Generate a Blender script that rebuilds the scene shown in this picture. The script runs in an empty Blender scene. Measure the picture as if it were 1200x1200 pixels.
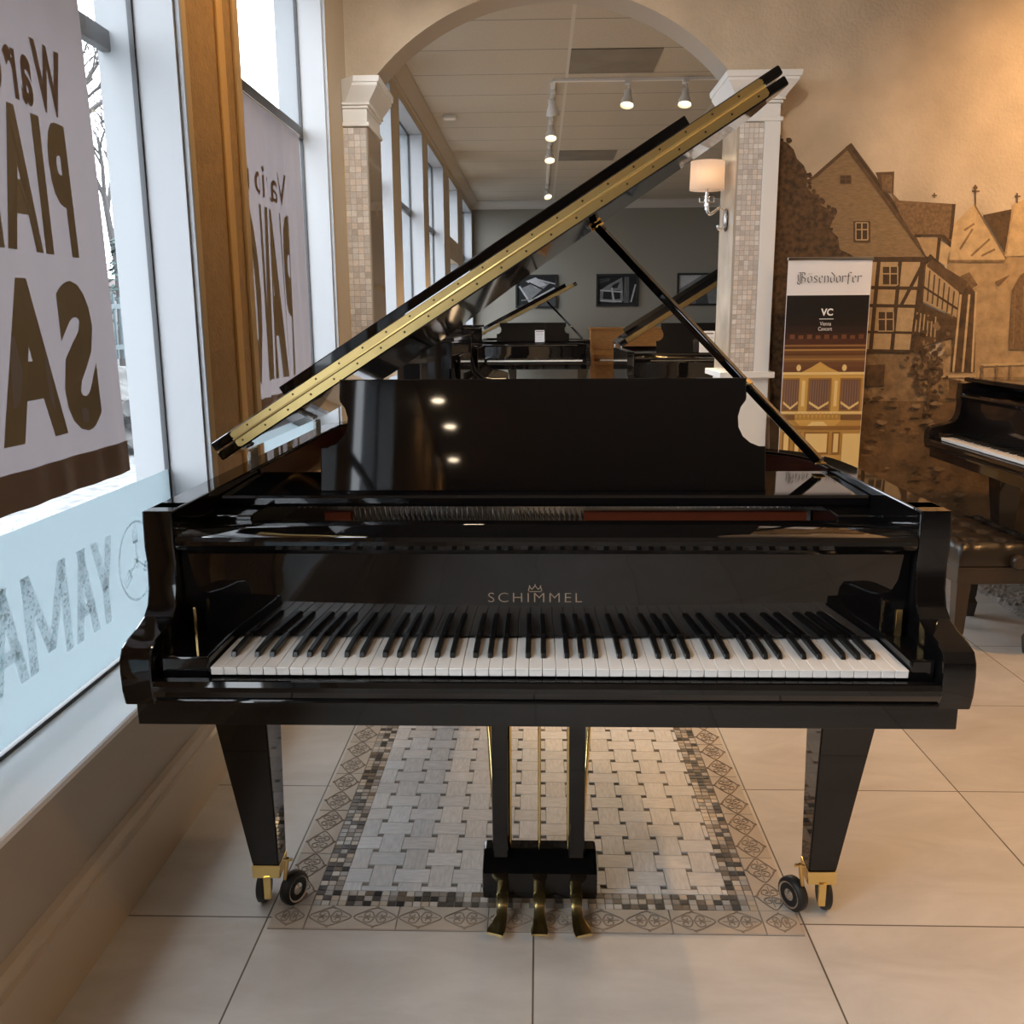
import bpy, bmesh, math, random
from mathutils import Vector, Matrix
random.seed(7)
PI = math.pi
S = bpy.context.scene
COL = S.collection

# ---------------------------------------------------------------- camera model
FPX = 1079.167
CAMLOC = Vector((0.01372, -1.85465, 1.33031))
FW = Vector((-0.02998297, 0.97870347, -0.20307765))
RT = Vector((0.99955039, 0.02932126, -0.00626691))
UP = Vector((1.78951636e-04, 0.2031742, 0.97914258))

def at(x, y, ax, v):
    """the point of the plane (axis ax = v) that the photograph shows at pixel x, y"""
    d = FW + RT * ((x - 600) / FPX) - UP * ((y - 600) / FPX)
    k = 'xyz'.index(ax)
    return CAMLOC + d * ((v - CAMLOC[k]) / d[k])

cd = bpy.data.cameras.new('camera')
cam = bpy.data.objects.new('camera', cd); COL.objects.link(cam)
cd.sensor_width = 36; cd.lens = FPX / 1200 * 36; cd.clip_end = 300; cd.clip_start = 0.05
m = Matrix((RT, UP, -FW)).transposed().to_4x4(); m.translation = CAMLOC
cam.matrix_world = m
S.camera = cam

# ---------------------------------------------------------------- materials
def nt(name):
    M = bpy.data.materials.new(name); M.use_nodes = True
    t = M.node_tree; return M, t, t.nodes, t.links, t.nodes['Principled BSDF']

def mat(name, col, rough=.5, metal=0., spec=.5, coat=0., noise=0., nscale=8., bump=0., bscale=60., emit=None, estr=0., stretch=None, trans=0.):
    M, t, N, L, P = nt(name)
    P.inputs['Base Color'].default_value = (*col, 1); P.inputs['Roughness'].default_value = rough
    P.inputs['Metallic'].default_value = metal; P.inputs['Specular IOR Level'].default_value = spec
    P.inputs['Coat Weight'].default_value = coat; P.inputs['Coat Roughness'].default_value = .03
    P.inputs['Transmission Weight'].default_value = trans
    if emit: P.inputs['Emission Color'].default_value = (*emit, 1); P.inputs['Emission Strength'].default_value = estr
    if noise or bump:
        tc = N.new('ShaderNodeTexCoord'); mp = N.new('ShaderNodeMapping'); L.new(tc.outputs['Object'], mp.inputs[0])
        if stretch: mp.inputs['Scale'].default_value = stretch
    if noise:
        n = N.new('ShaderNodeTexNoise'); n.inputs['Scale'].default_value = nscale; n.inputs['Detail'].default_value = 6
        L.new(mp.outputs[0], n.inputs['Vector'])
        r = N.new('ShaderNodeMix'); r.data_type = 'RGBA'
        lo = [max(0, c * (1 - noise)) for c in col]; hi = [min(1, c * (1 + noise)) for c in col]
        r.inputs[6].default_value = (*lo, 1); r.inputs[7].default_value = (*hi, 1)
        cr = N.new('ShaderNodeMapRange'); cr.inputs[1].default_value = .3; cr.inputs[2].default_value = .7
        L.new(n.outputs[0], cr.inputs[0]); L.new(cr.outputs[0], r.inputs[0]); L.new(r.outputs[2], P.inputs['Base Color'])
    if bump:
        n = N.new('ShaderNodeTexNoise'); n.inputs['Scale'].default_value = bscale; n.inputs['Detail'].default_value = 4
        L.new(mp.outputs[0], n.inputs['Vector'])
        b = N.new('ShaderNodeBump'); b.inputs['Strength'].default_value = bump; b.inputs['Distance'].default_value = .01
        L.new(n.outputs[0], b.inputs['Height']); L.new(b.outputs[0], P.inputs['Normal'])
    return M

def attr_mat(name, rough=.4, noise=.12, nscale=25, stretch=None, spec=.5):
    """colour from the per-tile colour attribute 'tint', slightly veined"""
    M, t, N, L, P = nt(name)
    a = N.new('ShaderNodeAttribute'); a.attribute_name = 'tint'
    tc = N.new('ShaderNodeTexCoord'); mp = N.new('ShaderNodeMapping'); L.new(tc.outputs['Object'], mp.inputs[0])
    if stretch: mp.inputs['Scale'].default_value = stretch
    n = N.new('ShaderNodeTexNoise'); n.inputs['Scale'].default_value = nscale; n.inputs['Detail'].default_value = 5
    L.new(mp.outputs[0], n.inputs['Vector'])
    mr = N.new('ShaderNodeMapRange'); mr.inputs[1].default_value = .3; mr.inputs[2].default_value = .7
    mr.inputs[3].default_value = 1 - noise; mr.inputs[4].default_value = 1 + noise * .6
    L.new(n.outputs[0], mr.inputs[0])
    vm = N.new('ShaderNodeVectorMath'); vm.operation = 'SCALE'
    L.new(a.outputs['Color'], vm.inputs[0]); L.new(mr.outputs[0], vm.inputs['Scale'])
    L.new(vm.outputs[0], P.inputs['Base Color']); P.inputs['Roughness'].default_value = rough
    P.inputs['Specular IOR Level'].default_value = spec
    return M

def thin_glass(name, tint=(1, 1, 1), ior=1.45):
    M, t, N, L, P = nt(name); N.remove(P)
    o = N['Material Output']; tr = N.new('ShaderNodeBsdfTransparent'); tr.inputs[0].default_value = (*tint, 1)
    g = N.new('ShaderNodeBsdfGlossy'); g.inputs['Roughness'].default_value = .01
    f = N.new('ShaderNodeFresnel'); f.inputs[0].default_value = ior
    mx = N.new('ShaderNodeMixShader'); L.new(f.outputs[0], mx.inputs[0]); L.new(tr.outputs[0], mx.inputs[1]); L.new(g.outputs[0], mx.inputs[2])
    L.new(mx.outputs[0], o.inputs[0]); return M

def sheet_mat(name, col, tcol, w=.6, rough=.35, gloss=.08, speck=0):
    """vinyl or film that lets daylight glow through: diffuse + translucent under a glossy skin"""
    M, t, N, L, P = nt(name); N.remove(P)
    o = N['Material Output']
    d = N.new('ShaderNodeBsdfDiffuse'); d.inputs[0].default_value = (*col, 1)
    tr = N.new('ShaderNodeBsdfTranslucent'); tr.inputs[0].default_value = (*tcol, 1)
    mx = N.new('ShaderNodeMixShader'); mx.inputs[0].default_value = w
    L.new(d.outputs[0], mx.inputs[1]); L.new(tr.outputs[0], mx.inputs[2])
    g = N.new('ShaderNodeBsdfGlossy'); g.inputs['Roughness'].default_value = rough
    m2 = N.new('ShaderNodeMixShader'); m2.inputs[0].default_value = gloss
    L.new(mx.outputs[0], m2.inputs[1]); L.new(g.outputs[0], m2.inputs[2]); L.new(m2.outputs[0], o.inputs[0])
    if speck:
        tc = N.new('ShaderNodeTexCoord'); v = N.new('ShaderNodeTexVoronoi'); v.inputs['Scale'].default_value = speck
        L.new(tc.outputs['Object'], v.inputs['Vector'])
        cr = N.new('ShaderNodeValToRGB'); e = cr.color_ramp.elements
        e[0].position = .05; e[0].color = (.42, .46, .46, 1); e[1].position = .85; e[1].color = (.95, .97, 1, 1)
        x = cr.color_ramp.elements.new(.5); x.color = (.86, .93, .96, 1)
        L.new(v.outputs['Color'], cr.inputs[0]); L.new(cr.outputs[0], d.inputs[0]); L.new(cr.outputs[0], tr.inputs[0])
    return M

LACQ = mat('black_lacquer', (.0045, .004, .004), .035, spec=.5)
LACQ2 = mat('dark_lacquer', (.012, .009, .008), .07, spec=.5)
MAHO = mat('mahogany_veneer', (.042, .008, .005), .3, noise=.4, nscale=6, stretch=(6, 1, 20))
BRASS = mat('brass', (.92, .69, .28), .2, 1., bump=.05, bscale=25)
HINGEB = mat('hinge_brass', (.95, .72, .30), .3, 1., bump=.05, bscale=25)
PEDALB = mat('polished_pedal_brass', (.90, .70, .30), .2, 1.)
BRASSR = mat('satin_brass', (.78, .56, .24), .26, 1.)
DARKB = mat('dark_brass', (.30, .22, .10), .3, 1.)  # darker copy of the hinge brass, for the back room pianos
CHROME = mat('chrome', (.8, .8, .8), .08, 1.)
STEEL = mat('steel_pin', (.75, .72, .68), .25, 1.)
IVORY = mat('white_key_plastic', (.82, .80, .76), .18, spec=.5)
EBONY = mat('black_key_plastic', (.01, .01, .01), .28, spec=.4)
FELT = mat('red_felt', (.26, .045, .010), .85)
GOLDP = mat('gold_plate', (.55, .36, .10), .35, .8)
SPRUCE = mat('spruce', (.55, .33, .13), .4, noise=.2, nscale=5, stretch=(40, 2, 1))
RUBBER = mat('black_rubber', (.012, .012, .012), .5)
WHITE = mat('white_paint', (.74, .74, .73), .35)
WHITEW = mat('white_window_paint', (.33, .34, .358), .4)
TAN = mat('tan_textured_paint', (.36, .215, .08), .6, noise=.12, nscale=30, bump=.5, bscale=90)
TANL = mat('tan_trim_paint', (.52, .37, .18), .5)
TAUPE = mat('taupe_paint', (.40, .35, .29), .45)
BASEP = mat('beige_baseboard_paint', (.52, .45, .36), .35)
WALLP = mat('mottled_wallpaper', (.53, .44, .33), .7, noise=.16, nscale=3.5, bump=.55, bscale=55)
GREYW = mat('charcoal_wall_paint', (.225, .207, .172), .7)
CEILM = mat('plain_ceiling', (.55, .50, .43), .8)
BLACKF = mat('black_frame', (.008, .008, .008), .6)
DARKM = mat('dark_gasket', (.03, .032, .035), .5)
BRONZE = mat('dark_bronze_bar', (.07, .065, .06), .4, .5)
GLASS = thin_glass('window_glass')
PAPER = mat('white_card', (.8, .79, .82), .5)
OAK = mat('orange_oak', (.42, .18, .045), .35, noise=.25, nscale=4, stretch=(3, 3, 30))
WALNUT = mat('brown_walnut', (.11, .065, .035), .35, noise=.25, nscale=4, stretch=(3, 3, 30))
LEATHER = mat('black_leather', (.018, .014, .011), .32)
SATINB = mat('satin_black_wood', (.030, .022, .016), .3)

def floor_material():
    M, t, N, L, P = nt('stone_floor_tile')
    tc = N.new('ShaderNodeTexCoord'); sp = N.new('ShaderNodeSeparateXYZ'); L.new(tc.outputs['Object'], sp.inputs[0])
    T = .607
    def math_(op, a, b=None, c=None):
        n = N.new('ShaderNodeMath'); n.operation = op
        for i, v in enumerate((a, b, c)):
            if v is None: continue
            if isinstance(v, (int, float)): n.inputs[i].default_value = v
            else: L.new(v, n.inputs[i])
        return n.outputs[0]
    def grout(o):
        q = math_('DIVIDE', o, T); f = math_('FRACT', math_('ADD', q, 40.5))
        return math_('LESS_THAN', math_('ABSOLUTE', math_('SUBTRACT', f, .5)), .0033), math_('FLOOR', math_('ADD', q, 40.0))
    gx, ix = grout(sp.outputs[0]); gy, iy = grout(sp.outputs[1])
    g = math_('MAXIMUM', gx, gy)
    wn = N.new('ShaderNodeTexWhiteNoise'); cb = N.new('ShaderNodeCombineXYZ'); L.new(ix, cb.inputs[0]); L.new(iy, cb.inputs[1]); L.new(cb.outputs[0], wn.inputs['Vector'])
    sc = N.new('ShaderNodeVectorMath'); sc.operation = 'MULTIPLY_ADD'
    L.new(tc.outputs['Object'], sc.inputs[0]); sc.inputs[1].default_value = (1.3, 2.8, 1); L.new(wn.outputs['Color'], sc.inputs[2])
    n = N.new('ShaderNodeTexNoise'); n.inputs['Scale'].default_value = 2.2; n.inputs['Detail'].default_value = 9; n.inputs['Roughness'].default_value = .62; n.inputs['Distortion'].default_value = .6
    L.new(sc.outputs[0], n.inputs['Vector'])
    cr = N.new('ShaderNodeValToRGB'); e = cr.color_ramp.elements
    e[0].position = .3; e[0].color = (.46, .435, .40, 1); e[1].position = .68; e[1].color = (.59, .57, .54, 1)
    L.new(n.outputs[0], cr.inputs[0])
    tone = N.new('ShaderNodeMapRange'); L.new(wn.outputs['Value'], tone.inputs[0]); tone.inputs[3].default_value = .93; tone.inputs[4].default_value = 1.05
    vs = N.new('ShaderNodeVectorMath'); vs.operation = 'SCALE'; L.new(cr.outputs[0], vs.inputs[0]); L.new(tone.outputs[0], vs.inputs['Scale'])
    mx = N.new('ShaderNodeMix'); mx.data_type = 'RGBA'; L.new(g, mx.inputs[0]); L.new(vs.outputs[0], mx.inputs[6]); mx.inputs[7].default_value = (.10, .085, .065, 1)
    L.new(mx.outputs[2], P.inputs['Base Color']); P.inputs['Roughness'].default_value = .38; P.inputs['Specular IOR Level'].default_value = .4
    return M
FLOORM = floor_material()

def ceiling_tile_material():
    M, t, N, L, P = nt('acoustic_ceiling_tile')
    tc = N.new('ShaderNodeTexCoord'); sp = N.new('ShaderNodeSeparateXYZ'); L.new(tc.outputs['Object'], sp.inputs[0])
    def line(o, per, off, w):
        a = N.new('ShaderNodeMath'); a.operation = 'MULTIPLY_ADD'; L.new(o, a.inputs[0]); a.inputs[1].default_value = 1 / per; a.inputs[2].default_value = 20 - off / per
        f = N.new('ShaderNodeMath'); f.operation = 'FRACT'; L.new(a.outputs[0], f.inputs[0])
        l = N.new('ShaderNodeMath'); l.operation = 'LESS_THAN'; L.new(f.outputs[0], l.inputs[0]); l.inputs[1].default_value = w / per
        return l.outputs[0]
    a = line(sp.outputs[0], 1.22, .20, .022); b = line(sp.outputs[1], .61, 4.62, .014)
    n = N.new('ShaderNodeTexNoise'); n.inputs['Scale'].default_value = 90; L.new(tc.outputs['Object'], n.inputs['Vector'])
    base = N.new('ShaderNodeMix'); base.data_type = 'RGBA'; L.new(n.outputs[0], base.inputs[0]); base.inputs[6].default_value = (.41, .365, .295, 1); base.inputs[7].default_value = (.52, .47, .38, 1)
    m1 = N.new('ShaderNodeMix'); m1.data_type = 'RGBA'; L.new(b, m1.inputs[0]); L.new(base.outputs[2], m1.inputs[6]); m1.inputs[7].default_value = (.22, .2, .17, 1)
    m2 = N.new('ShaderNodeMix'); m2.data_type = 'RGBA'; L.new(a, m2.inputs[0]); L.new(m1.outputs[2], m2.inputs[6]); m2.inputs[7].default_value = (.55, .52, .46, 1)
    L.new(m2.outputs[2], P.inputs['Base Color']); P.inputs['Roughness'].default_value = .85
    return M
CEILT = ceiling_tile_material()

# ---------------------------------------------------------------- mesh builder
class MB:
    def __init__(s): s.bm = bmesh.new(); s.mi = 0; s.rd = s.bm.faces.layers.int.new('round')
    def _mark(s, faces):
        for f in faces: f.material_index = s.mi
    def face(s, pts, tint=None):
        f = s.bm.faces.new([s.bm.verts.new(p) for p in pts]); f.material_index = s.mi
        if tint is not None:
            ly = s.bm.loops.layers.float_color.get('tint') or s.bm.loops.layers.float_color.new('tint')
            for l in f.loops: l[ly] = (*tint, 1)
        return f
    def box(s, x0, x1, y0, y1, z0, z1, bev=0, seg=2, tint=None, mx=None):
        c = Vector(((x0 + x1) / 2, (y0 + y1) / 2, (z0 + z1) / 2))
        if tint is not None:
            ly = s.bm.loops.layers.float_color.get('tint') or s.bm.loops.layers.float_color.new('tint')
        r = bmesh.ops.create_cube(s.bm, size=1); vs = r['verts']
        for v in vs: v.co = Vector((v.co.x * (x1 - x0), v.co.y * (y1 - y0), v.co.z * (z1 - z0))) + c
        es = {e for v in vs for e in v.link_edges}; fs = {f for v in vs for f in v.link_faces}
        s._mark(fs)
        if bev:
            rr = bmesh.ops.bevel(s.bm, geom=list(es), offset=bev, segments=seg, profile=.5, affect='EDGES')
            s._mark(rr['faces']); fs = {f for v in rr['verts'] for f in v.link_faces} | {f for f in fs if f.is_valid}
            vs = list({v for f in fs for v in f.verts})
        if tint is not None:
            for f in fs:
                for l in f.loops: l[ly] = (*tint, 1)
        if mx is not None:
            for v in vs: v.co = mx @ v.co
        return vs
    def prism(s, pts, ax, a, b, bev=0, seg=2, mx=None):
        def P(p, t):
            return (t, p[0], p[1]) if ax == 'x' else (p[0], t, p[1]) if ax == 'y' else (p[0], p[1], t)
        lo = [s.bm.verts.new(P(p, a)) for p in pts]; hi = [s.bm.verts.new(P(p, b)) for p in pts]
        n = len(pts); fs = [s.bm.faces.new(lo), s.bm.faces.new(hi)]
        for i in range(n): fs.append(s.bm.faces.new((lo[i], lo[(i + 1) % n], hi[(i + 1) % n], hi[i])))
        s._mark(fs); vs = lo + hi
        bmesh.ops.recalc_face_normals(s.bm, faces=fs)
        if bev:
            es = [e for f in fs[:2] for e in f.edges]
            rr = bmesh.ops.bevel(s.bm, geom=list(set(es)), offset=bev, segments=seg, profile=.5, affect='EDGES', clamp_overlap=True)
            s._mark(rr['faces']); vs = list({v for f in rr['faces'] for v in f.verts} | {v for v in vs if v.is_valid})
        if mx is not None:
            for v in vs: v.co = mx @ v.co
        return vs
    def tube(s, pts, r, n=8, closed=False):
        pts = [Vector(p) for p in pts]; k = len(pts); rings = []
        rr = r if isinstance(r, (list, tuple)) else [r] * k
        up = None
        for i, p in enumerate(pts):
            a = pts[(i - 1) % k] if (closed or i) else p; b = pts[(i + 1) % k] if (closed or i < k - 1) else p
            t = (b - a).normalized()
            if up is None:
                up = Vector((0, 0, 1)) if abs(t.z) < .9 else Vector((0, 1, 0))
            u = (up - t * up.dot(t)).normalized(); w = t.cross(u); up = u
            rings.append([s.bm.verts.new(p + (u * math.cos(2 * PI * j / n) + w * math.sin(2 * PI * j / n)) * rr[i]) for j in range(n)])
        fs = []
        for i in range(k if closed else k - 1):
            A, B = rings[i], rings[(i + 1) % k]
            for j in range(n): fs.append(s.bm.faces.new((A[j], A[(j + 1) % n], B[(j + 1) % n], B[j])))
        for f in fs: f[s.rd] = 1
        if not closed: fs += [s.bm.faces.new(rings[0][::-1]), s.bm.faces.new(rings[-1])]
        s._mark(fs)
    def lathe(s, prof, mx=None, n=24, cap=True):
        """profile (r, h) turned about z, then placed by mx"""
        rings = []; mx = mx or Matrix.Identity(4)
        for r, h in prof:
            rings.append([s.bm.verts.new(mx @ Vector((r * math.cos(2 * PI * j / n), r * math.sin(2 * PI * j / n), h))) for j in range(n)])
        fs = []
        for A, B in zip(rings, rings[1:]):
            for j in range(n): fs.append(s.bm.faces.new((A[j], A[(j + 1) % n], B[(j + 1) % n], B[j])))
        for f in fs: f[s.rd] = 1
        if cap: fs += [s.bm.faces.new(rings[0][::-1]), s.bm.faces.new(rings[-1])]
        s._mark(fs)
    def build(s, name, mats, parent=None, off=None, ang=20, flat=False):
        bm = s.bm
        bmesh.ops.recalc_face_normals(bm, faces=bm.faces[:]) if not flat else None
        for f in bm.faces: f.smooth = not flat
        for e in bm.edges:
            e.smooth = len(e.link_faces) == 2 and e.calc_face_angle(0) < math.radians(max(ang, 62) if e.link_faces[0][s.rd] and e.link_faces[1][s.rd] else ang)
        loc = Vector((0, 0, 0))
        if parent is None and off is None:
            xs = [v.co.x for v in bm.verts]; ys = [v.co.y for v in bm.verts]; zs = [v.co.z for v in bm.verts]
            loc = Vector(((min(xs) + max(xs)) / 2, (min(ys) + max(ys)) / 2, min(zs)))
        if off is not None: loc = Vector(off)
        if loc.length > 0:
            for v in bm.verts: v.co -= loc
        me = bpy.data.meshes.new(name); bm.to_mesh(me); bm.free()
        for mm in (mats if isinstance(mats, (list, tuple)) else [mats]): me.materials.append(mm)
        o = bpy.data.objects.new(name, me); COL.objects.link(o)
        if parent is None: o.location = loc
        else: o.parent = parent
        return o

def tag(o, label=None, cat=None, group=None, kind=None):
    if label: o['label'] = label
    if cat: o['category'] = cat
    if group: o['group'] = group
    if kind: o['kind'] = kind
    return o
def empty(name, loc, rz=0, **k):
    o = bpy.data.objects.new(name, None); COL.objects.link(o); o.empty_display_size = .1
    o.location = loc; o.rotation_euler = (0, 0, rz); return tag(o, **k)
def struct(mb, name, m, flat=False):
    o = mb.build(name, m, off=(0, 0, 0), flat=flat); o['kind'] = 'structure'; return o
def wp(root):                                   # offset for parts given in world coordinates
    return tuple(root.location)

def text_mesh(txt, bold=0., space=1.):
    c = bpy.data.curves.new('t', 'FONT'); c.body = txt; c.size = 1; c.offset = bold; c.space_character = space; c.resolution_u = 4
    o = bpy.data.objects.new('t', c); COL.objects.link(o)
    dg = bpy.context.evaluated_depsgraph_get(); me = bpy.data.meshes.new_from_object(o.evaluated_get(dg))
    bpy.data.objects.remove(o); bpy.data.curves.remove(c)
    xs = [v.co.x for v in me.vertices]; ys = [v.co.y for v in me.vertices]
    x0, x1, y0, y1 = min(xs), max(xs), min(ys), max(ys)
    vs = [((v.co.x - x0) / (x1 - x0), (v.co.y - y0) / (y1 - y0)) for v in me.vertices]
    fs = [tuple(p.vertices) for p in me.polygons]; bpy.data.meshes.remove(me)
    return vs, fs
def add_text(mb, txt, fn, bold=0., space=1.):
    """fn maps the unit box of the lettering to a point"""
    vs, fs = text_mesh(txt, bold, space)
    V = [mb.bm.verts.new(fn(u, v)) for u, v in vs]
    for f in fs:
        try: mb.bm.faces.new([V[i] for i in f]).material_index = mb.mi
        except ValueError: pass

def spline(pts, sub=6, closed=False):
    out = []; n = len(pts)
    for i in range(n if closed else n - 1):
        g = lambda k: Vector(pts[k % n]) if closed else Vector(pts[max(0, min(n - 1, k))])
        p0, p1, p2, p3 = g(i - 1), g(i), g(i + 1), g(i + 2)
        for j in range(sub):
            t = j / sub
            out.append(.5 * ((2 * p1) + (p2 - p0) * t + (2 * p0 - 5 * p1 + 4 * p2 - p3) * t * t + (3 * p1 - p0 - 3 * p2 + p3) * t ** 3))
    if not closed: out.append(Vector(pts[-1]))
    return [tuple(p) for p in out]

# ---------------------------------------------------------------- the grand piano
ANG = math.radians(32.3)
def grand(loc, rz, label, cat='piano', group=None, lid='open', fine=True, pinst=True, lacq=LACQ, ang=ANG, name='grand_piano'):
    R = empty(name, loc, rz, label=label, cat=cat, group=group)
    def B(mb, nm, mt, par=None, **k): return mb.build(nm, mt, par or R, **k)
    hw = .75
    tail = spline([(-.75, .9), (-.75, 1.22), (-.73, 1.35), (-.66, 1.44), (-.55, 1.48), (-.42, 1.485), (-.30, 1.45), (-.19, 1.36), (-.09, 1.22), (.02, 1.06), (.16, .92), (.34, .82), (.52, .73), (.67, .62), (.735, .50), (.75, .36)], 5)
    outer = [(-.75, -.15)] + tail + [(.75, -.15)]
    def inset(path, d):
        out = []
        for i, p in enumerate(path):
            a = Vector(path[max(0, i - 1)]); b = Vector(path[min(len(path) - 1, i + 1)]); t = (b - a).normalized()
            out.append((p[0] + t.y * d, p[1] - t.x * d))
        return out
    inner = inset(outer, .057)
    # case: rim walls, two arms, bottom
    mb = MB()
    mb.prism(outer + inner[::-1], 'z', .655, .985, bev=.003)
    arm = [(-.183, .985), (-.186, .915), (-.181, .885), (-.184, .835), (-.195, .805), (-.215, .789), (-.248, .779), (-.290, .772), (-.316, .763), (-.327, .745), (-.330, .722), (-.328, .686), (-.320, .658), (-.297, .648), (-.10, .648), (-.10, .985)]
    for a, b in ((-.752, -.694), (.694, .752)): mb.prism(arm, 'x', a, b, bev=.004)
    mb.prism([(-.742, 0.0)] + [p for p in inset(outer, .03)[1:-1]] + [(.742, 0.0)], 'z', .66, .70)
    B(mb, 'case', lacq)
    mb = MB(); ii = inset(outer, .0585); jj = inset(outer, .061)
    ii = [(ii[0][0], .362)] + ii[1:-2] + [(ii[-1][0], .362)]; jj = [(jj[0][0], .362)] + jj[1:-2] + [(jj[-1][0], .362)]
    mb.prism(ii + jj[::-1], 'z', .76, .978); B(mb, 'inner_rim', MAHO)['label'] = 'red mahogany inner rim'
    # key bed, key slip, cheek blocks
    mb = MB(); mb.box(-.742, .742, -.297, .35, .608, .660, bev=.003); mb.box(-.694, .694, -.305, -.12, .658, .697); B(mb, 'key_bed', lacq)
    mb = MB(); mb.prism([(-.333, .660), (-.333, .668), (-.329, .672), (-.334, .680), (-.340, .690), (-.340, .699), (-.333, .707), (-.320, .709), (-.312, .706), (-.312, .660)], 'x', -.692, .692, bev=.002); B(mb, 'key_slip', lacq)
    for x0, x1 in ((-.692, -.600), (.6485, .692)):
        mb = MB(); mb.box(x0, x1, -.302, -.12, .700, .742, bev=.004); B(mb, 'cheek_block', lacq)
    if fine:
        for x, w in ((-.668, .003), (.672, .006)):
            mb = MB(); mb.box(x - w, x + w, -.178, -.170, .742, .795, bev=.001); B(mb, 'lock_plate', BRASSR)
    # keys
    kc, pitch = .0245, .02388
    W0 = kc - 26 * pitch
    mb = MB(); mb.box(-pitch / 2 + .0005, pitch / 2 - .0005, -.306, -.13, .7095, .7245, bev=.0012)
    mb.box(-pitch / 2 + .0005, pitch / 2 - .0005, -.308, -.303, .7215, .7246, bev=.001)
    wk = B(mb, 'white_key', IVORY); wk.location = (W0 + pitch / 2, 0, 0)
    for i in range(1, 52):
        c = wk.copy(); COL.objects.link(c); c.parent = R; c.location = (W0 + pitch * (i + .5), 0, 0)
    mb = MB(); mb.prism([(-.256, .7246), (-.252, .733), (-.246, .7355), (-.13, .7365), (-.13, .7246)], 'x', -.0052, .0052, bev=.0018, seg=2)
    bk = B(mb, 'black_key', EBONY); first = True
    for i in range(51):
        if 'ABCDEFG'[i % 7] in 'ACDFG':
            dx = {'A': .0022, 'C': -.0022, 'D': .0022, 'F': -.003, 'G': 0}['ABCDEFG'[i % 7]]
            o = bk if first else bk.copy()
            if not first: COL.objects.link(o); o.parent = R
            first = False; o.location = (W0 + pitch * (i + 1) + dx, 0, 0)
    # fallboard
    mb = MB()
    fb = [(-.152, .730), (-.156, .80), (-.160, .86), (-.163, .898), (-.174, .906), (-.184, .911), (-.190, .920), (-.190, .928), (-.184, .935), (-.170, .938), (-.02, .932), (-.02, .90), (-.10, .73)]
    mb.prism(fb, 'x', -.6915, .6915, bev=.002); F = B(mb, 'fallboard', lacq, ang=25)
    if fine:
        def fz(z): # face of the fallboard at height z
            for (ya, za), (yb, zb) in zip(fb, fb[1:]):
                if za <= z <= zb and zb > za: return ya + (yb - ya) * (z - za) / (zb - za)
            return -.166
        LOGO = mat('logo_brass', (.34, .27, .20), .45, .7)
        mb = MB(); fnt = lambda u, v: (-.103 + .180 * u, fz(.801 + .019 * v) - .0006, .801 + .019 * v)
        add_text(mb, 'SCHIMMEL', fnt, -.012, 1.28)
        cx = -.013; cr = [(-.013, .824), (-.0105, .8325), (-.006, .827), (0, .8345), (.006, .827), (.0105, .8325), (.013, .824)]
        for a, b in zip(cr, cr[1:]):
            d = Vector((b[0] - a[0], b[1] - a[1])).normalized() * .0009; n = Vector((-d.y, d.x))
            mb.face([(cx + p[0] + s * n.x, fz(p[1]) - .0006, p[1] + s * n.y) for p, s in ((a, 1), (b, 1), (b, -1), (a, -1))])
        for dx, dz in ((-.0105, .834), (0, .8362), (.0105, .834)):
            mb.face([(cx + dx + .0013 * math.cos(q), fz(dz) - .0006, dz + .0013 * math.sin(q)) for q in [k * PI / 4 for k in range(8)]])
        mb.face([(cx + x, fz(z) - .0006, z) for x, z in ((-.0115, .8218), (.0115, .8218), (.012, .8232), (-.012, .8232))])
        mb.build('logo', LOGO, F, flat=True)['label'] = 'brass maker name with small crown'
    # inside: pin block, felt, pins, plate, soundboard, strings
    mb = MB(); mb.box(-.690, .690, -.02, .16, .86, .893); B(mb, 'action_rail', lacq)
    for x in (-.644, .644):
        mb = MB(); mb.box(x - .047, x + .047, -.015, .40, .882, .9415, bev=.003); B(mb, 'desk_slide', lacq)
    mb = MB(); mb.prism([(-.69, .16), (-.69, 1.2), (-.5, 1.42), (-.3, 1.36), (.0, .95), (.35, .75), (.62, .58), (.69, .35), (.69, .16)], 'z', .79, .80); B(mb, 'soundboard', SPRUCE)
    mb = MB(); mb.box(-.688, .688, .16, .42, .865, .880); B(mb, 'pin_block', mat('dark_pin_block', (.012, .008, .006), .4)); mb = MB()
    edge = [(-.67, .42), (-.67, 1.18), (-.50, 1.38), (-.32, 1.33), (-.02, .93), (.34, .72), (.60, .56), (.67, .42)]
    mb.tube([(x, y, .872) for x, y in spline(edge, 5)], .022, 6)
    for (xa, ya), (xb, yb) in (((-.45, .42), (-.55, 1.36)), ((-.15, .42), (-.36, 1.34)), ((.12, .42), (-.03, .93)), ((.38, .42), (.33, .72))):
        mb.tube([(xa, ya, .885), (xb, yb, .885)], .016, 6)
    B(mb, 'plate', GOLDP)
    if pinst:
        for xa, xb in ((-.49, -.43), (.095, .59)):
            mb = MB(); mb.box(xa, xb, .168, .19, .8805, .910); B(mb, 'felt_strip', FELT)['label'] = 'orange red felt strip'
        mb = MB()
        for r_ in range(3):
            for i in range(88):
                x = -.47 + i * .0116 + r_ * .004
                if r_ == 0 and (.085 < x or -.495 < x < -.425): continue
                y = .182 + r_ * .035; mb.tube([(x + .004, y, .880), (x, y - .004, .918 - r_ * .014)], .0017, 6)
        tag(B(mb, 'tuning_pins', STEEL), 'steel tuning pins', kind='stuff')
        mb = MB()
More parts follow.
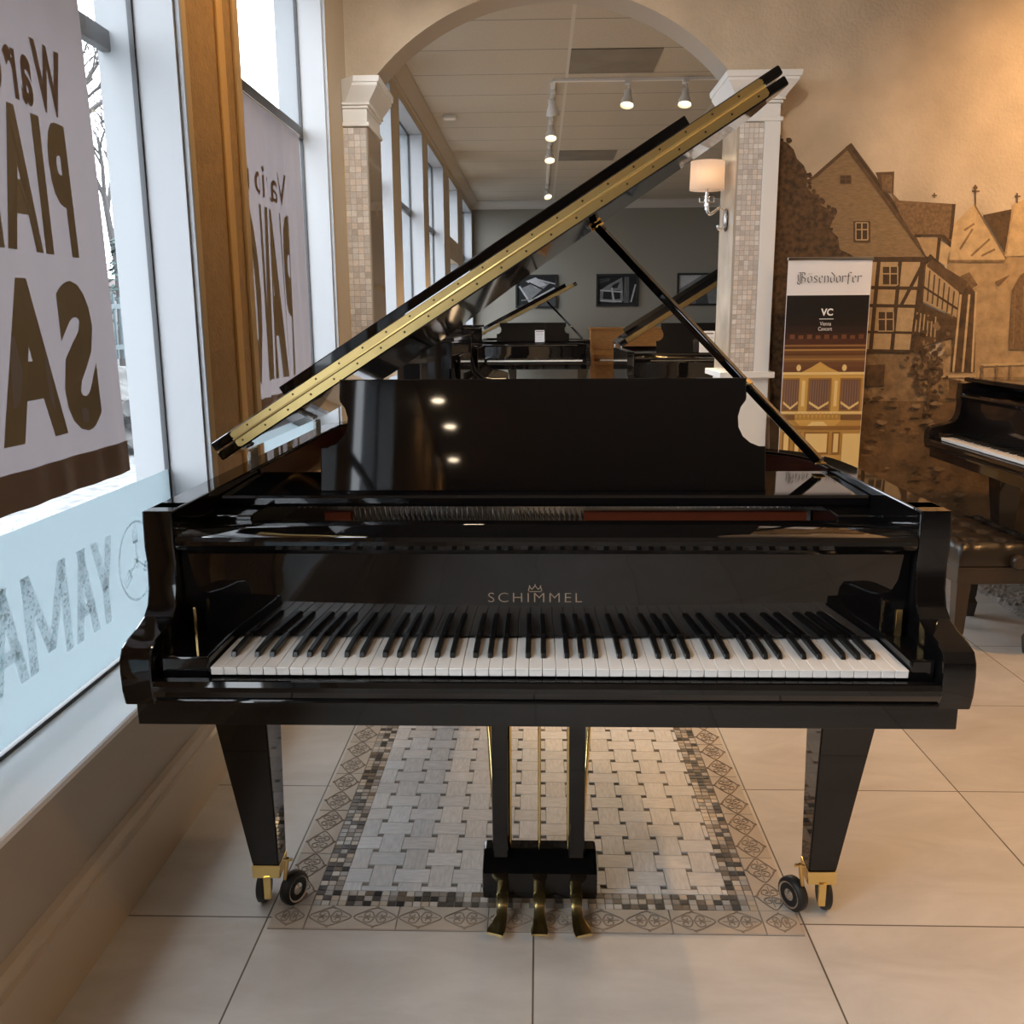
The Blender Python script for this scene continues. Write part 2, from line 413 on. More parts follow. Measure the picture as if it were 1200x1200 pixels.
        for i in range(90):
            x = -.64 + i * .0138; yb = 1.25 if x < -.4 else max(.5, 1.2 - (x + .4) * .72)
            mb.tube([(x, .30, .893), (x - (.0 if x > -.2 else -.02), yb, .893)], .0009, 4)
        tag(B(mb, 'strings', STEEL), 'thin steel strings', kind='stuff')
    # music desk
    mb = MB(); mb.prism([(.070, .947), (.074, .942), (.36, .946), (.36, .971), (.076, .966), (.070, .961)], 'x', -.690, .690, bev=.002); B(mb, 'desk_shelf', lacq)
    prof = [(-.485, 0), (-.485, .098), (-.470, .0985), (-.452, .106), (-.436, .120), (-.427, .140), (-.426, .163), (-.432, .183), (-.443, .198), (-.4445, .205), (-.4445, .247)]
    poly = prof + [(-x, z) for x, z in prof[::-1]]
    mb = MB(); mb.prism(poly, 'y', 0, .018, bev=.003, mx=Matrix.Translation((0, .118, .9665)) @ Matrix.Rotation(-math.radians(13), 4, 'X')); B(mb, 'music_desk', lacq)
    # lid
    hx, hz = -.750, 1.013 if lid == 'open' else .990
    a = ang if lid == 'open' else 0.
    LM = Matrix.Translation((hx, 0, hz)) @ Matrix.Rotation(-a, 4, 'Y')
    y0 = .27
    lo = [(0, y0), (0, 1.24)] + [(x + .75, y + .012) for x, y in tail[6:]] + [(1.512, .40), (1.512, y0)]
    mb = MB(); mb.prism(lo, 'z', 0, .0215, bev=.004, mx=LM)
    Ld = B(mb, 'lid', lacq)
    if lid == 'open':
        fl = [(.0, y0), (.0, .665), (1.512, .665), (1.512, y0)]
        mb = MB(); mb.prism(fl, 'z', .0255, .047, bev=.004, mx=LM); mb.box(.105, 1.385, .655, .680, .03, .104, bev=.003, mx=LM)
        mb.build('lid_flap', lacq, Ld)
        mb = MB()
        mb.prism([(.058, .0245), (.052, .019), (.052, .008), (.058, .0035), (1.462, .0035), (1.468, .008), (1.468, .019), (1.462, .0245)], 'y', y0 - .0015, y0 + .002, mx=LM)
        mb.prism([(.058, .0265), (.052, .032), (.052, .040), (.058, .0445), (1.462, .0445), (1.468, .040), (1.468, .032), (1.462, .0265)], 'y', y0 - .0015, y0 + .002, mx=LM)
        mb.tube([LM @ Vector((.052, y0 - .002, .0255)), LM @ Vector((1.468, y0 - .002, .0255))], .0030, 10)
        mb.mi = 1
        for i in range(22):
            for w in (.014, .037):
                u = .07 + i * .0655 + (.03 if w > .03 else 0)
                if u < 1.46: mb.lathe([(.0026, 0), (.0014, .0012)], LM @ Matrix.Translation((u, y0 - .0015, w)) @ Matrix.Rotation(PI / 2, 4, 'X'), 8)
        mb.build('lid_hinge', [HINGEB if fine else DARKB, mat('screw_slot', (.16, .11, .04), .4, 1.)], Ld)['label'] = 'long brass piano hinge'
        for y in (.45, 1.15):
            mb = MB(); mb.box(-.748, -.738, y, y + .06, .983, 1.012, bev=.002); mb.build('case_hinge', STEEL, Ld)
        foot = Vector((.676, .385, .990)); top = LM @ Vector((1.06, .70, -.002))
        d = (top - foot).normalized(); w = d.cross(Vector((0, 1, 0))).normalized()
        mb = MB()
        q = d.to_track_quat('Z', 'Y').to_matrix().to_4x4(); ln = (top - foot).length
        mb.box(-.015, .015, -.010, .010, 0, ln, bev=.004, mx=Matrix.Translation(foot) @ q)
        Pp = mb.build('lid_prop', lacq, R)
        mb = MB(); mb.box(-.0165, .0165, -.0115, .0115, ln * .30, ln * .32, bev=.001, mx=Matrix.Translation(foot) @ q); mb.build('prop_collar', BRASS, Pp)
        mb = MB(); mb.lathe([(.018, 0), (.020, .006), (.012, .012)], LM @ Matrix.Translation((1.06, .70, -.010)), 14); mb.build('prop_cup', BRASS, Pp)
        mb = MB(); mb.box(foot.x - .014, foot.x + .014, foot.y - .014, foot.y + .014, .984, .990, bev=.002); mb.build('prop_block', BRASSR, Pp)
    else:
        mb = MB(); mb.prism([(.0, -.15), (.0, y0 - .003), (1.512, y0 - .003), (1.512, -.15)], 'z', 0, .0215, bev=.004, mx=LM); mb.build('lid_flap', lacq, Ld)
    # legs
    def leg(cx, cy, s):
        mb = MB()                           # s: side of the straight inner edge
        top, bot = [], []
        xi = cx + s * .052
        def ring(w, dp, z): return [mb.bm.verts.new((x, y, z)) for x, y in ((xi, cy - dp), (xi - s * w, cy - dp), (xi - s * w, cy + dp), (xi, cy + dp))]
        rs = [ring(.130, .062, .612), ring(.128, .060, .56), ring(.062, .030, .112)]
        for A_, B_ in zip(rs, rs[1:]):
            for j in range(4): mb.bm.faces.new((A_[j], A_[(j + 1) % 4], B_[(j + 1) % 4], B_[j]))
        mb.bm.faces.new(rs[0]); mb.bm.faces.new(rs[-1][::-1])
        bmesh.ops.bevel(mb.bm, geom=mb.bm.edges[:], offset=.003, segments=2, affect='EDGES')
        Lg = mb.build('leg', lacq, R)
        c2 = xi - s * .031
        mb = MB(); mb.box(c2 - .032, c2 + .032, cy - .032, cy + .032, .080, .113, bev=.002); mb.box(c2 - .007, c2 + .010, cy - .036, cy - .028, .028, .085, bev=.002); mb.build('leg_ferrule', BRASS, Lg)['label'] = 'brass ferrule'
        M1 = Matrix.Translation((xi + s * .024, cy - .004, .040)) @ Matrix.Rotation(s * math.radians(62), 4, 'Z') @ Matrix.Rotation(PI / 2, 4, 'X')
        wheel = [(.012, -.013), (.033, -.013), (.039, -.009), (.040, 0), (.039, .009), (.033, .013), (.012, .013)]
        mb = MB(); mb.lathe(wheel, M1, 28); W = mb.build('caster_wheel', RUBBER, Lg)
        mb = MB(); hub = [(.001, -.016), (.010, -.016), (.014, -.0125), (.026, -.0125), (.031, -.0145), (.031, .0145), (.026, .0125), (.014, .0125), (.010, .016), (.001, .016)]
        mb.lathe(hub, M1, 24); mb.build('caster_hub', STEEL, Lg)
        mb = MB(); mb.lathe(wheel, Matrix.Translation((c2 - s * .018, cy + .004, .036)) @ Matrix.Rotation(PI / 2, 4, 'Y') @ Matrix.Scale(.9, 4), 24); mb.build('caster_wheel', RUBBER, Lg)
        mb = MB(); mb.tube([(xi + s * .012, cy - .03, .078), (xi + s * .022, cy - .036, .135)], .0045, 8); mb.tube([(xi + s * .012, cy - .034, .128), (xi + s * .034, cy - .038, .133)], .004, 6); mb.build('caster_lever', BRASSR, Lg)
    leg(-.653, .06, 1); leg(.653, .06, -1); leg(-.30, 1.22, 1)
    # lyre with pedals
    if fine or pinst:
        mb = MB()
        mb.prism([(.030, .036), (.030, .098), (.036, .104), (.085, .128), (.120, .128), (.130, .120), (.130, .036)], 'x', -.135, .127, bev=.006)
        for x in (-.094, .080): mb.box(x - .0185, x + .0185, .055, .105, .12, .612, bev=.004)
        mb.box(-.16, .15, .04, .16, .60, .612)
        Ly = mb.build('pedal_lyre', lacq, R)
        for i, (x, s) in enumerate(((-.088, -1), (-.005, 0), (.078, 1))):
            mb = MB(); dz_ = -.011; secs = [(.045, .070, .013, .0045, 0), (.010, .074, .013, .0045, 0), (-.004, .072, .0135, .004, 0), (-.018, .058, .0115, .004, 0), (-.034, .046, .0125, .004, s * .001), (-.055, .040, .016, .0035, s * .006), (-.072, .038, .019, .003, s * .011), (-.084, .036, .0175, .0025, s * .014)]
            rings = []
            for y, z, w, h, dx in secs:
                rings.append([mb.bm.verts.new((x + dx + w * cx_, y + (.006 * (s * cx_) if y < -.05 else 0), z + dz_ + h * cz_)) for cx_, cz_ in ((-1, -1), (1, -1), (1, .5), (.7, 1), (-.7, 1), (-1, .5))])
            for A_, B_ in zip(rings, rings[1:]):
                for j in range(6): mb.bm.faces.new((A_[j], A_[(j + 1) % 6], B_[(j + 1) % 6], B_[j]))
            mb.bm.faces.new(rings[0]); mb.bm.faces.new(rings[-1][::-1])
            mb.build('pedal', PEDALB, Ly, ang=50)['label'] = 'polished brass pedal'
        for x in (-.073, -.005, .062):
            mb = MB(); mb.tube([(x, .10, .12), (x * .98, .10, .62)], .0035, 8); mb.build('pedal_rod', BRASS, Ly)
        for s, x in ((-1, -.105), (1, .092)):
            mb = MB(); mb.tube([(x, .115, .10), (x + s * .045, .36, .612)], .006, 8); mb.build('lyre_brace', BRASS, Ly)
    return R

main = grand((.018, 0, 0), 0, 'large glossy black grand piano in the foreground with raised lid and three brass pedals')

# ---------------------------------------------------------------- the room shell
XF, XG, XO, XL = -.985, -1.10, -1.19, -.947     # upper wall face, glass, outside face, lower wall face
AF, AB = 3.22, 3.46                             # arch wall front and back
YB, ZC, XR, YN, ZF, RAISE = 12.35, 3.06, 4.3, -7.8, 3.25, .10

mb = MB(); mb.box(-1.36, XR, YN, AB + .05, -.12, 0); struct(mb, 'floor', FLOORM)
mb = MB(); mb.box(-1.36, 5.2, AB + .05, YB + .2, -.12, RAISE); struct(mb, 'floor_back_room', mat('back_room_floor', (.30, .25, .19), .4, noise=.15, nscale=5))
mb = MB(); mb.box(-1.36, XR, YN, AF, ZF, ZF + .1); struct(mb, 'ceiling', CEILM)
mb = MB(); mb.box(-1.36, 5.2, AB, YB + .2, ZC, ZC + .1); struct(mb, 'ceiling_back_room', CEILT)

openings = [(-3.9, -2.6, 2.95), (-2.25, -.90, 2.95), (-.43, .862, 2.95), (1.40, 2.71, 2.95), (3.72, 4.72, 2.90), (5.08, 6.43, 2.90), (6.79, 8.16, 2.90), (8.78, 9.84, 2.90), (10.58, 12.2, 2.90)]
SILL = .452
mb = MB()
mb.box(XO, XL, YN, YB, -.1, SILL - .012)
ys = [YN] + [v for o in openings for v in o[:2]] + [YB]
for a, b in zip(ys[0::2], ys[1::2]): mb.box(XO, XF, a, b, SILL - .012, 3.3)
for a, b, zt in openings: mb.box(XO, XF, a, b, zt, 3.3)
mb.box(XO, XF, 8.78, 9.84, 2.02, 2.26)
wl = mb.build('wall_left', [TAUPE, TAN, mat('pale_tan_paint', (.52, .43, .31), .55)], off=(0, 0, 0)); wl['kind'] = 'structure'
for p in wl.data.polygons:
    if p.center.z > SILL - .02: p.material_index = 1 if p.center.y < 2.5 else 2
# sill ledge with rounded nosing, baseboard mouldings
mb = MB(); mb.prism([(XG - .02, SILL - .012), (XL + .018, SILL - .012), (XL + .024, SILL - .004), (XL + .020, SILL), (XG - .02, SILL)], 'y', YN + .05, AF); mb.prism([(XL, SILL - .030), (XL + .010, SILL - .028), (XL + .012, SILL - .012), (XL, SILL - .012)], 'y', YN + .05, AF); struct(mb, 'trim_window_sill', mat('white_sill_paint', (.84, .85, .87), .35))
mb = MB()
mb.prism([(XL, .0), (XL + .018, .0), (XL + .018, .150), (XL + .024, .156), (XL + .024, .168), (XL + .016, .174), (XL + .016, .184), (XL + .021, .190), (XL + .014, .206), (XL, .212)], 'y', YN + .05, AF); struct(mb, 'baseboard_left', BASEP)
# lighter trim strips and a raised panel on the columns between the windows
mb = MB()
for a, b in ((.862, 1.40), (-.90, -.43), (2.71, AF)):
    mb.box(XF, XF + .012, a, a + .055, SILL, 2.98, bev=.003)
    if b < 2: mb.box(XF, XF + .012, b - .05, b, SILL, 2.98, bev=.003)
mb.mi = 1
for a, b in ((1.19, 1.25), (-.60, -.54)): mb.box(XF, XF + .010, a, b, SILL, 2.98, bev=.003)
for a, b in ((.862, 1.40), (-.43, -.90), (1.40, 2.71), (2.71, 1.40), (-.90, 0)): pass
mb.mi = 2
for a in (.862, 2.71): mb.box(XF - .004, XF + .016, a - .006, a + .008, SILL, 2.98, bev=.002)
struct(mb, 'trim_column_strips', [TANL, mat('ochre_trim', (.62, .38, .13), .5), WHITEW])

OUTJ = mat('dimmed_outer_white', (.21, .22, .23), .6)  # same white as the inner jamb, darkened in colour to offset the strong daylight
FILM = sheet_mat('frosted_window_film', (.50, .55, .56), (.43, .48, .50), .8, .4, .05)
GLIT = sheet_mat('glittering_film_letters', (.6, .7, .72), (.6, .7, .72), .8, .3, .05, speck=150)
def window(n, a, b, zt, zbar, film=False, split=None):
    W = empty('window_%d' % n, (XG, (a + b) / 2, SILL), kind='structure'); off = wp(W)
    t = .016
    mb = MB()
    mb.box(XG, XF + .001, a, a + t, SILL, zt); mb.box(XG, XF + .001, b - t, b, SILL, zt); mb.box(XG, XF + .001, a, b, zt - t, zt)
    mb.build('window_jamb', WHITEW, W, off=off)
    mb = MB(); mb.box(XO - .01, XG - .001, a, a + t, SILL, zt); mb.box(XO - .01, XG - .001, b - t, b, SILL, zt); mb.box(XO - .01, XG - .001, a, b, zt - t, zt); mb.box(XO - .02, XG - .01, a, b, SILL - .03, SILL + .004)
    mb.build('outer_jamb', OUTJ, W, off=off)
    mb = MB(); g = .008
    for y in (a + t, b - t - g): mb.box(XG - .008, XG + .006, y, y + g, SILL, zt - t)
    mb.box(XG - .016, XG + .010, a + t, b - t, SILL, SILL + .010); mb.box(XG - .008, XG + .006, a + t, b - t, zt - t - g, zt - t)
    mb.build('glazing_gasket', DARKM, W, off=off)
    mb = MB(); xb = XG - .07 if n == 3 else XG; mb.box(xb - .02, xb + .008, a + t, b - t, zbar, zbar + .055, bev=.003); mb.build('transom_bar', BRONZE, W, off=off)
    mb = MB(); mb.face([(XG, a + t, SILL + .01), (XG, b - t, SILL + .01), (XG, b - t, zt - t), (XG, a + t, zt - t)]); mb.build('window_pane', GLASS, W, off=off, flat=True)
    if film:
        mb = MB(); mb.box(XG + .002, XG + .003, a + t + g, b - t - g, SILL + .016, .903); Fm = mb.build('frosted_film', FILM, W, off=off)
        if film == 2:
            mb = MB(); mb.box(XG + .002, XG + .003, a + t + g, .17, .906, .925); mb.build('clear_film_strip', GLIT, W, off=off)
            # letters seen from behind: they read from right to left in the room
            x = XG + .0036
            for ch, y0, y1 in (('Y', .440, .325), ('A', .335, .215), ('M', .200, .010), ('A', .005, -.130), ('H', -.15, -.28), ('A', -.29, -.41)):
                mb = MB(); th = .034 / abs(y1 - y0); k_ = 0
                bars = {'A': [(0, 0, .40, 1), (1 - th, 0, .60 - th, 1)], 'M': [(0, 0, 0, 1), (1 - th, 0, 1 - th, 1), (0, 1, .5 - th / 2, .12), (1 - th, 1, .5 - th / 2, .12)],
                        'Y': [(.5 - th / 2, 0, .5 - th / 2, .48), (0, 1, .5 - th / 2, .40), (1 - th, 1, .5 - th / 2, .40)], 'H': [(0, 0, 0, 1), (1 - th, 0, 1 - th, 1)]}[ch]
                Q = lambda u, v: (x + k_ * .00012, y0 + (y1 - y0) * u, .575 + .220 * v)
                for u0, v0, u1, v1 in bars:
                    k_ += 1; mb.face([Q(u0, v0), Q(u0 + th, v0), Q(u1 + th, v1), Q(u1, v1)])
                if ch in 'AH':
                    k_ += 1; v = .25 if ch == 'A' else .43; mb.face([Q(.12, v), Q(.88, v), Q(.88, v + .14), Q(.12, v + .14)])
                mb.build('film_letter', GLIT, W, off=off, flat=True)
            mb = MB(); cy, cz = .575, .69
            for q in range(40):
                q0, q1 = q * 2 * PI / 40, (q + 1) * 2 * PI / 40
                mb.face([(x, cy + r * math.cos(k), cz + r * math.sin(k)) for r, k in ((.112, q0), (.112, q1), (.105, q1), (.105, q0))])
            for k in (PI / 2, PI / 2 + 2 * PI / 3, PI / 2 + 4 * PI / 3):     # three crossed forks
                dy, dz = math.cos(k), math.sin(k); ny, nz = -dz, dy
                P = lambda r, s: (x, cy + dy * r + ny * s, cz + dz * r + nz * s)
                mb.face([P(-.02, .003), P(.055, .003), P(.055, -.003), P(-.02, -.003)])
                for s in (-.012, 0, .012): mb.face([P(.05, s - .0025), P(.05, s + .0025), P(.098, s + .0025), P(.098, s - .0025)])
                mb.face([P(.05, -.0145), P(.05, .0145), P(.057, .0145), P(.057, -.0145)])
            mb.build('film_emblem', GLIT, W, off=off, flat=True)
    return W
for i, (a, b, zt) in enumerate(openings):
    window(i + 1, a, b, zt, 2.06 if i < 3 else 2.165 if i == 3 else 2.22, film=2 if i == 2 else 1 if i < 4 else False)

# arch wall: mottled wallpaper, segmental arch on two tiled pilasters
pl_, pr_ = at(433, 100, 'y', AF).x, at(862, 93, 'y', AF).x
zs, zp = at(648, 96, 'y', AF).z, at(648, -15, 'y', AF).z
hc, sg = (pr_ - pl_) / 2, zp - zs; RA = (hc * hc + sg * sg) / (2 * sg); ac = (pl_ + pr_) / 2
arc = []
for k in range(33):
    q = math.asin(hc / RA) * (k / 16 - 1); arc.append((ac + RA * math.sin(q), zs + sg - RA + RA * math.cos(q)))
poly = [(XO, -.1), (pl_, -.1)] + arc + [(pr_, -.1), (XR, -.1), (XR, 3.36), (XO, 3.36)]
mb = MB(); mb.prism(poly, 'y', AF, AB)
o = struct(mb, 'wall_arch', [WALLP, TAUPE])
for p in o.data.polygons:
    if abs(p.normal.y) < .5 or p.center.y > AB - .01: p.material_index = 1
mb = MB(); mb.box(XR, XR + .1, YN, AF, -.1, 3.36); struct(mb, 'wall_right', mat('warm_plaster', (.47, .36, .24), .7, noise=.1, nscale=3, bump=.3, bscale=60))
# wall behind the photographer
mb = MB(); mb.box(XO, XR + .1, YN - .15, YN, -.1, 3.36); struct(mb, 'wall_front', mat('brown_plaster', (.26, .19, .115), .7, noise=.15, nscale=3))
# back room
mb = MB(); mb.box(XO, 5.2, YB, YB + .2, -.1, 3.16); struct(mb, 'wall_far', GREYW)
mb = MB(); mb.box(5.1, 5.3, AB, YB, -.1, 3.16); struct(mb, 'wall_far_right', GREYW)
mb = MB(); mb.box(XR, 5.2, AF, AB, -.1, 3.16); struct(mb, 'wall_arch_side', GREYW)
crown = [(0, 0), (.014, 0), (.018, .02), (.05, .055), (.075, .085), (.085, .105), (.085, .115), (0, .115)]
mb = MB(); mb.prism([(XF + x, 2.945 + z) for x, z in crown], 'y', AB, YB); struct(mb, 'trim_crown_left', mat('taupe_crown_paint', (.50, .43, .34), .45))
mb = MB(); mb.prism([(YB - x, 2.945 + z) for x, z in crown], 'x', XF, 5.1); struct(mb, 'trim_crown_far', mat('pale_crown_paint', (.50, .48, .44), .45))

def mosaic(mb, P, w, h, size, cols, jit=.1):
    """small stone tiles over a rectangle; P maps (u, v, out) to a point"""
    nu, nv = max(1, round(w / size)), round(h / size); su, sv = w / nu, h / nv; g = .0012
    for i in range(nu):
        for j in range(nv):
            c = random.choice(cols); k = 1 + random.uniform(-jit, jit); t = tuple(min(1, v * k) for v in c)
            u0, u1, v0, v1 = i * su + g, (i + 1) * su - g, j * sv + g, (j + 1) * sv - g
            mb.face([P(u0, v0, .003), P(u1, v0, .003), P(u1, v1, .003), P(u0, v1, .003)], tint=t)
MOSM = attr_mat('stone_mosaic', .25, .12, 120)
GROUT = mat('tile_grout', (.40, .36, .31), .8)
STONE = mat('marble_reveal', (.50, .40, .30), .12, noise=.25, nscale=4)
stone_cols = [(.66, .60, .55), (.74, .70, .66), (.58, .52, .47), (.70, .62, .55), (.62, .58, .55)]
def pilaster(side):
    s = side
    PF = 3.09
    C = empty('column_' + ('left' if s < 0 else 'right'), (pl_ if s < 0 else pr_, PF, 0), kind='structure'); off = wp(C)
    e = pl_ if s < 0 else pr_                      # inner edge at the arch opening
    X = lambda d: e + s * d                        # d: away from the opening
    A = lambda a, b: (min(X(a), X(b)), max(X(a), X(b)))
    wd = .20
    lim = XF + .002
    def bx(mb, a, b, *r, **k):
        x0, x1 = A(a, b); mb.box(max(x0, lim), x1, *r, **k)
    mb = MB(); bx(mb, .0, wd, PF, AB + .02, .0, 2.31); mb.build('column_shaft', GROUT, C, off=off)
    mb = MB(); bx(mb, .128, wd + .006, PF - .012, AF, 1.06, 2.31, bev=.003); mb.build('column_trim', WHITE if s > 0 else TANL, C, off=off)
    mb = MB(); x0, x1 = A(.004, .126)
    mosaic(mb, lambda u, v, o: (x0 + u, PF - o, 1.06 + v), .122, 1.235, .0245 if s > 0 else .0305, stone_cols)
    mb.build('mosaic_panel', MOSM, C, off=off, flat=True)
    mb = MB(); mb.box(*A(-.006, 0), PF + .004, AB + .016, 1.06, 2.30); mb.build('marble_reveal', STONE if s > 0 else mat('polished_brown_marble', (.26, .19, .12), .05, noise=.3, nscale=3), C, off=off)
    # capital: neck ring, frieze, stepped flare, abacus
    mb = MB()
    for d, z0, z1 in ((.016, 2.300, 2.320), (.004, 2.320, 2.385), (.012, 2.385, 2.400), (.022, 2.400, 2.414)):
        bx(mb, -d, wd + d, PF - d, AB + .02 + d * .5, z0, z1, bev=.003)
    prof = [(.022, 2.414), (.028, 2.425), (.045, 2.445), (.068, 2.475), (.072, 2.480), (.072, 2.492), (.080, 2.495), (.084, 2.512), (.084, 2.522)]
    rings = []
    for d, z in prof:
        x0, x1 = A(-d, wd + d); x0 = max(x0, lim); yb = AB + .02
        ch = d if s < 0 else 0
        r = [(x0, PF - d + ch * .9), (x0 + ch * .9 * (1 if s < 0 else 0), PF - d), (x1, PF - d), (x1, yb), (x0, yb)]
        rings.append([mb.bm.verts.new((*p, z)) for p in r])
    for A_, B_ in zip(rings, rings[1:]):
        for j in range(5): mb.bm.faces.new((A_[j], A_[(j + 1) % 5], B_[(j + 1) % 5], B_[j]))
    mb.bm.faces.new(rings[0]); mb.bm.faces.new(rings[-1])
    bmesh.ops.remove_doubles(mb.bm, verts=mb.bm.verts[:], dist=1e-5)
    mb.build('capital', WHITE, C, off=off)
    mb = MB(); bx(mb, -.010, wd + .004, PF - .02, AB + .02, 0, 1.03); bx(mb, -.055, wd + .03, PF - .05, AB + .03, 1.03, 1.062, bev=.004); mb.build('pedestal', WHITE, C, off=off)
pilaster(-1); pilaster(1)

# ---------------------------------------------------------------- mosaic inlay in the floor
def inlay():
    I = empty('floor_inlay', (0, 1.1, 0), kind='structure'); off = wp(I)
    x0, x1, y0, y1 = -.597, .597, -.042, 2.45; bw, mw = .082, .058
    mb = MB(); mb.box(x0, x1, y0, y1, 0, .0012); mb.build('inlay_grout', mat('inlay_grout', (.20, .18, .155), .8), I, off=off)
    # relief border tiles
    mb = MB(); rel = MB(); g = .0012
    def motif(cx, cy, ux, uy, ln, wd):
        vx, vy = -uy, ux
        P = lambda a, b: (cx + ux * a * ln + vx * b * wd, cy + uy * a * ln + vy * b * wd, .0048)
        rel.tube([P(a, b) for a, b in spline([(-.5, 0), (-.3, .22), (0, .42), (.3, .22), (.5, 0), (.3, -.22), (0, -.42), (-.3, -.22)], 3, True)], .0018, 5, True)
        for sa in (-1, 1):
            for sb in (-1, 1):
                rel.tube([P(sa * a, sb * b) for a, b in spline([(.02, .02), (.10, .24), (.24, .20), (.25, .07), (.15, .05), (.14, .13)], 3)], .0016, 5)
            rel.tube([P(sa * a, b) for a, b in ((.05, 0), (.40, 0))], .0011, 5)
        for sb in (-1, 1): rel.tube([P(a, sb * b) for a, b in ((-.08, .36), (0, .50), (.08, .36))], .0016, 5)
    def tile(a0, a1, b0, b1, horiz):
        k = random.uniform(.93, 1.06); mb.box(a0 + g, a1 - g, b0 + g, b1 - g, .001, .0045, tint=(.46 * k, .40 * k, .335 * k))
        cx, cy = (a0 + a1) / 2, (b0 + b1) / 2; L_ = (a1 - a0) if horiz else (b1 - b0)
        if L_ < .12: motif(cx, cy, 1, 0, .066, .07); return
        for s in (-.25, .25):
            motif(cx + s * L_ * horiz, cy + s * L_ * (not horiz), 1 if horiz else 0, 0 if horiz else 1, L_ * .47, .078)
    n = 5; st = (x1 - x0 - 2 * bw) / n
    for yy in (y0, y1 - bw):
        for i in range(n): tile(x0 + bw + i * st, x0 + bw + (i + 1) * st, yy, yy + bw, True)
        tile(x0, x0 + bw, yy, yy + bw, True); tile(x1 - bw, x1, yy, yy + bw, True)
    n = 11; st = (y1 - y0 - 2 * bw) / n
    for xx in (x0, x1 - bw):
        for i in range(n): tile(xx, xx + bw, y0 + bw + i * st, y0 + bw + (i + 1) * st, False)
    mb.build('border_tiles', attr_mat('border_stone', .5, .1, 12), I, off=off)
    rel.build('border_relief', mat('border_relief_stone', (.25, .20, .15), .55), I, off=off)
    # three rows of small glass tiles
    cols = [(.10, .09, .08), (.30, .27, .24), (.50, .45, .40), (.62, .58, .52), (.20, .16, .12), (.42, .40, .38), (.05, .05, .05), (.55, .46, .36)]
    mb = MB(); p = mw / 3; ax0, ax1, ay0, ay1 = x0 + bw, x1 - bw, y0 + bw, y1 - bw
    nx = round((ax1 - ax0) / p); ny = round((ay1 - ay0) / p); px, py = (ax1 - ax0) / nx, (ay1 - ay0) / ny
    for i in range(nx):
        for j in range(ny):
            if 3 <= i < nx - 3 and 3 <= j < ny - 3: continue
            c = random.choice(cols); mb.box(ax0 + i * px + .0012, ax0 + (i + 1) * px - .0012, ay0 + j * py + .0012, ay0 + (j + 1) * py - .0012, .001, .0045, tint=c)
    mb.build('glass_mosaic', attr_mat('glass_mosaic', .12, .05, 40), I, off=off)
    # basket weave of marble bricks
    bx0, bx1, by0, by1 = ax0 + mw, ax1 - mw, ay0 + mw, ay1 - mw; c = .0715; e = .0075
    mb = MB(); mh = MB()
    def clip(t, X0, X1, Y0, Y1):
        X0, X1, Y0, Y1 = max(X0, bx0), min(X1, bx1), max(Y0, by0), min(Y1, by1)
        if X1 - X0 < .004 or Y1 - Y0 < .004: return
        k = random.uniform(.88, 1.06); q = random.uniform(-.01, .012)
        t.box(X0 + .0007, X1 - .0007, Y0 + .0007, Y1 - .0007, .001, .0048, tint=(.63 * k + q, .64 * k, .655 * k - q))
    for i in range(-1, 15):
        for j in range(-1, 34):
            X0, Y0 = bx0 - .02 + i * c, by0 - .045 + j * c
            if (i + j) % 2: clip(mh, X0 - e, X0 + c + e, Y0 + e, Y0 + c - e)
            else: clip(mb, X0 + e, X0 + c - e, Y0 - e, Y0 + c + e)
    mb.build('marble_bricks', attr_mat('marble_veined_along', .42, .16, 30, (5, 1, 1), .3), I, off=off)
    mh.build('marble_bricks', attr_mat('marble_veined_across', .42, .16, 30, (1, 5, 1), .3), I, off=off)
inlay()

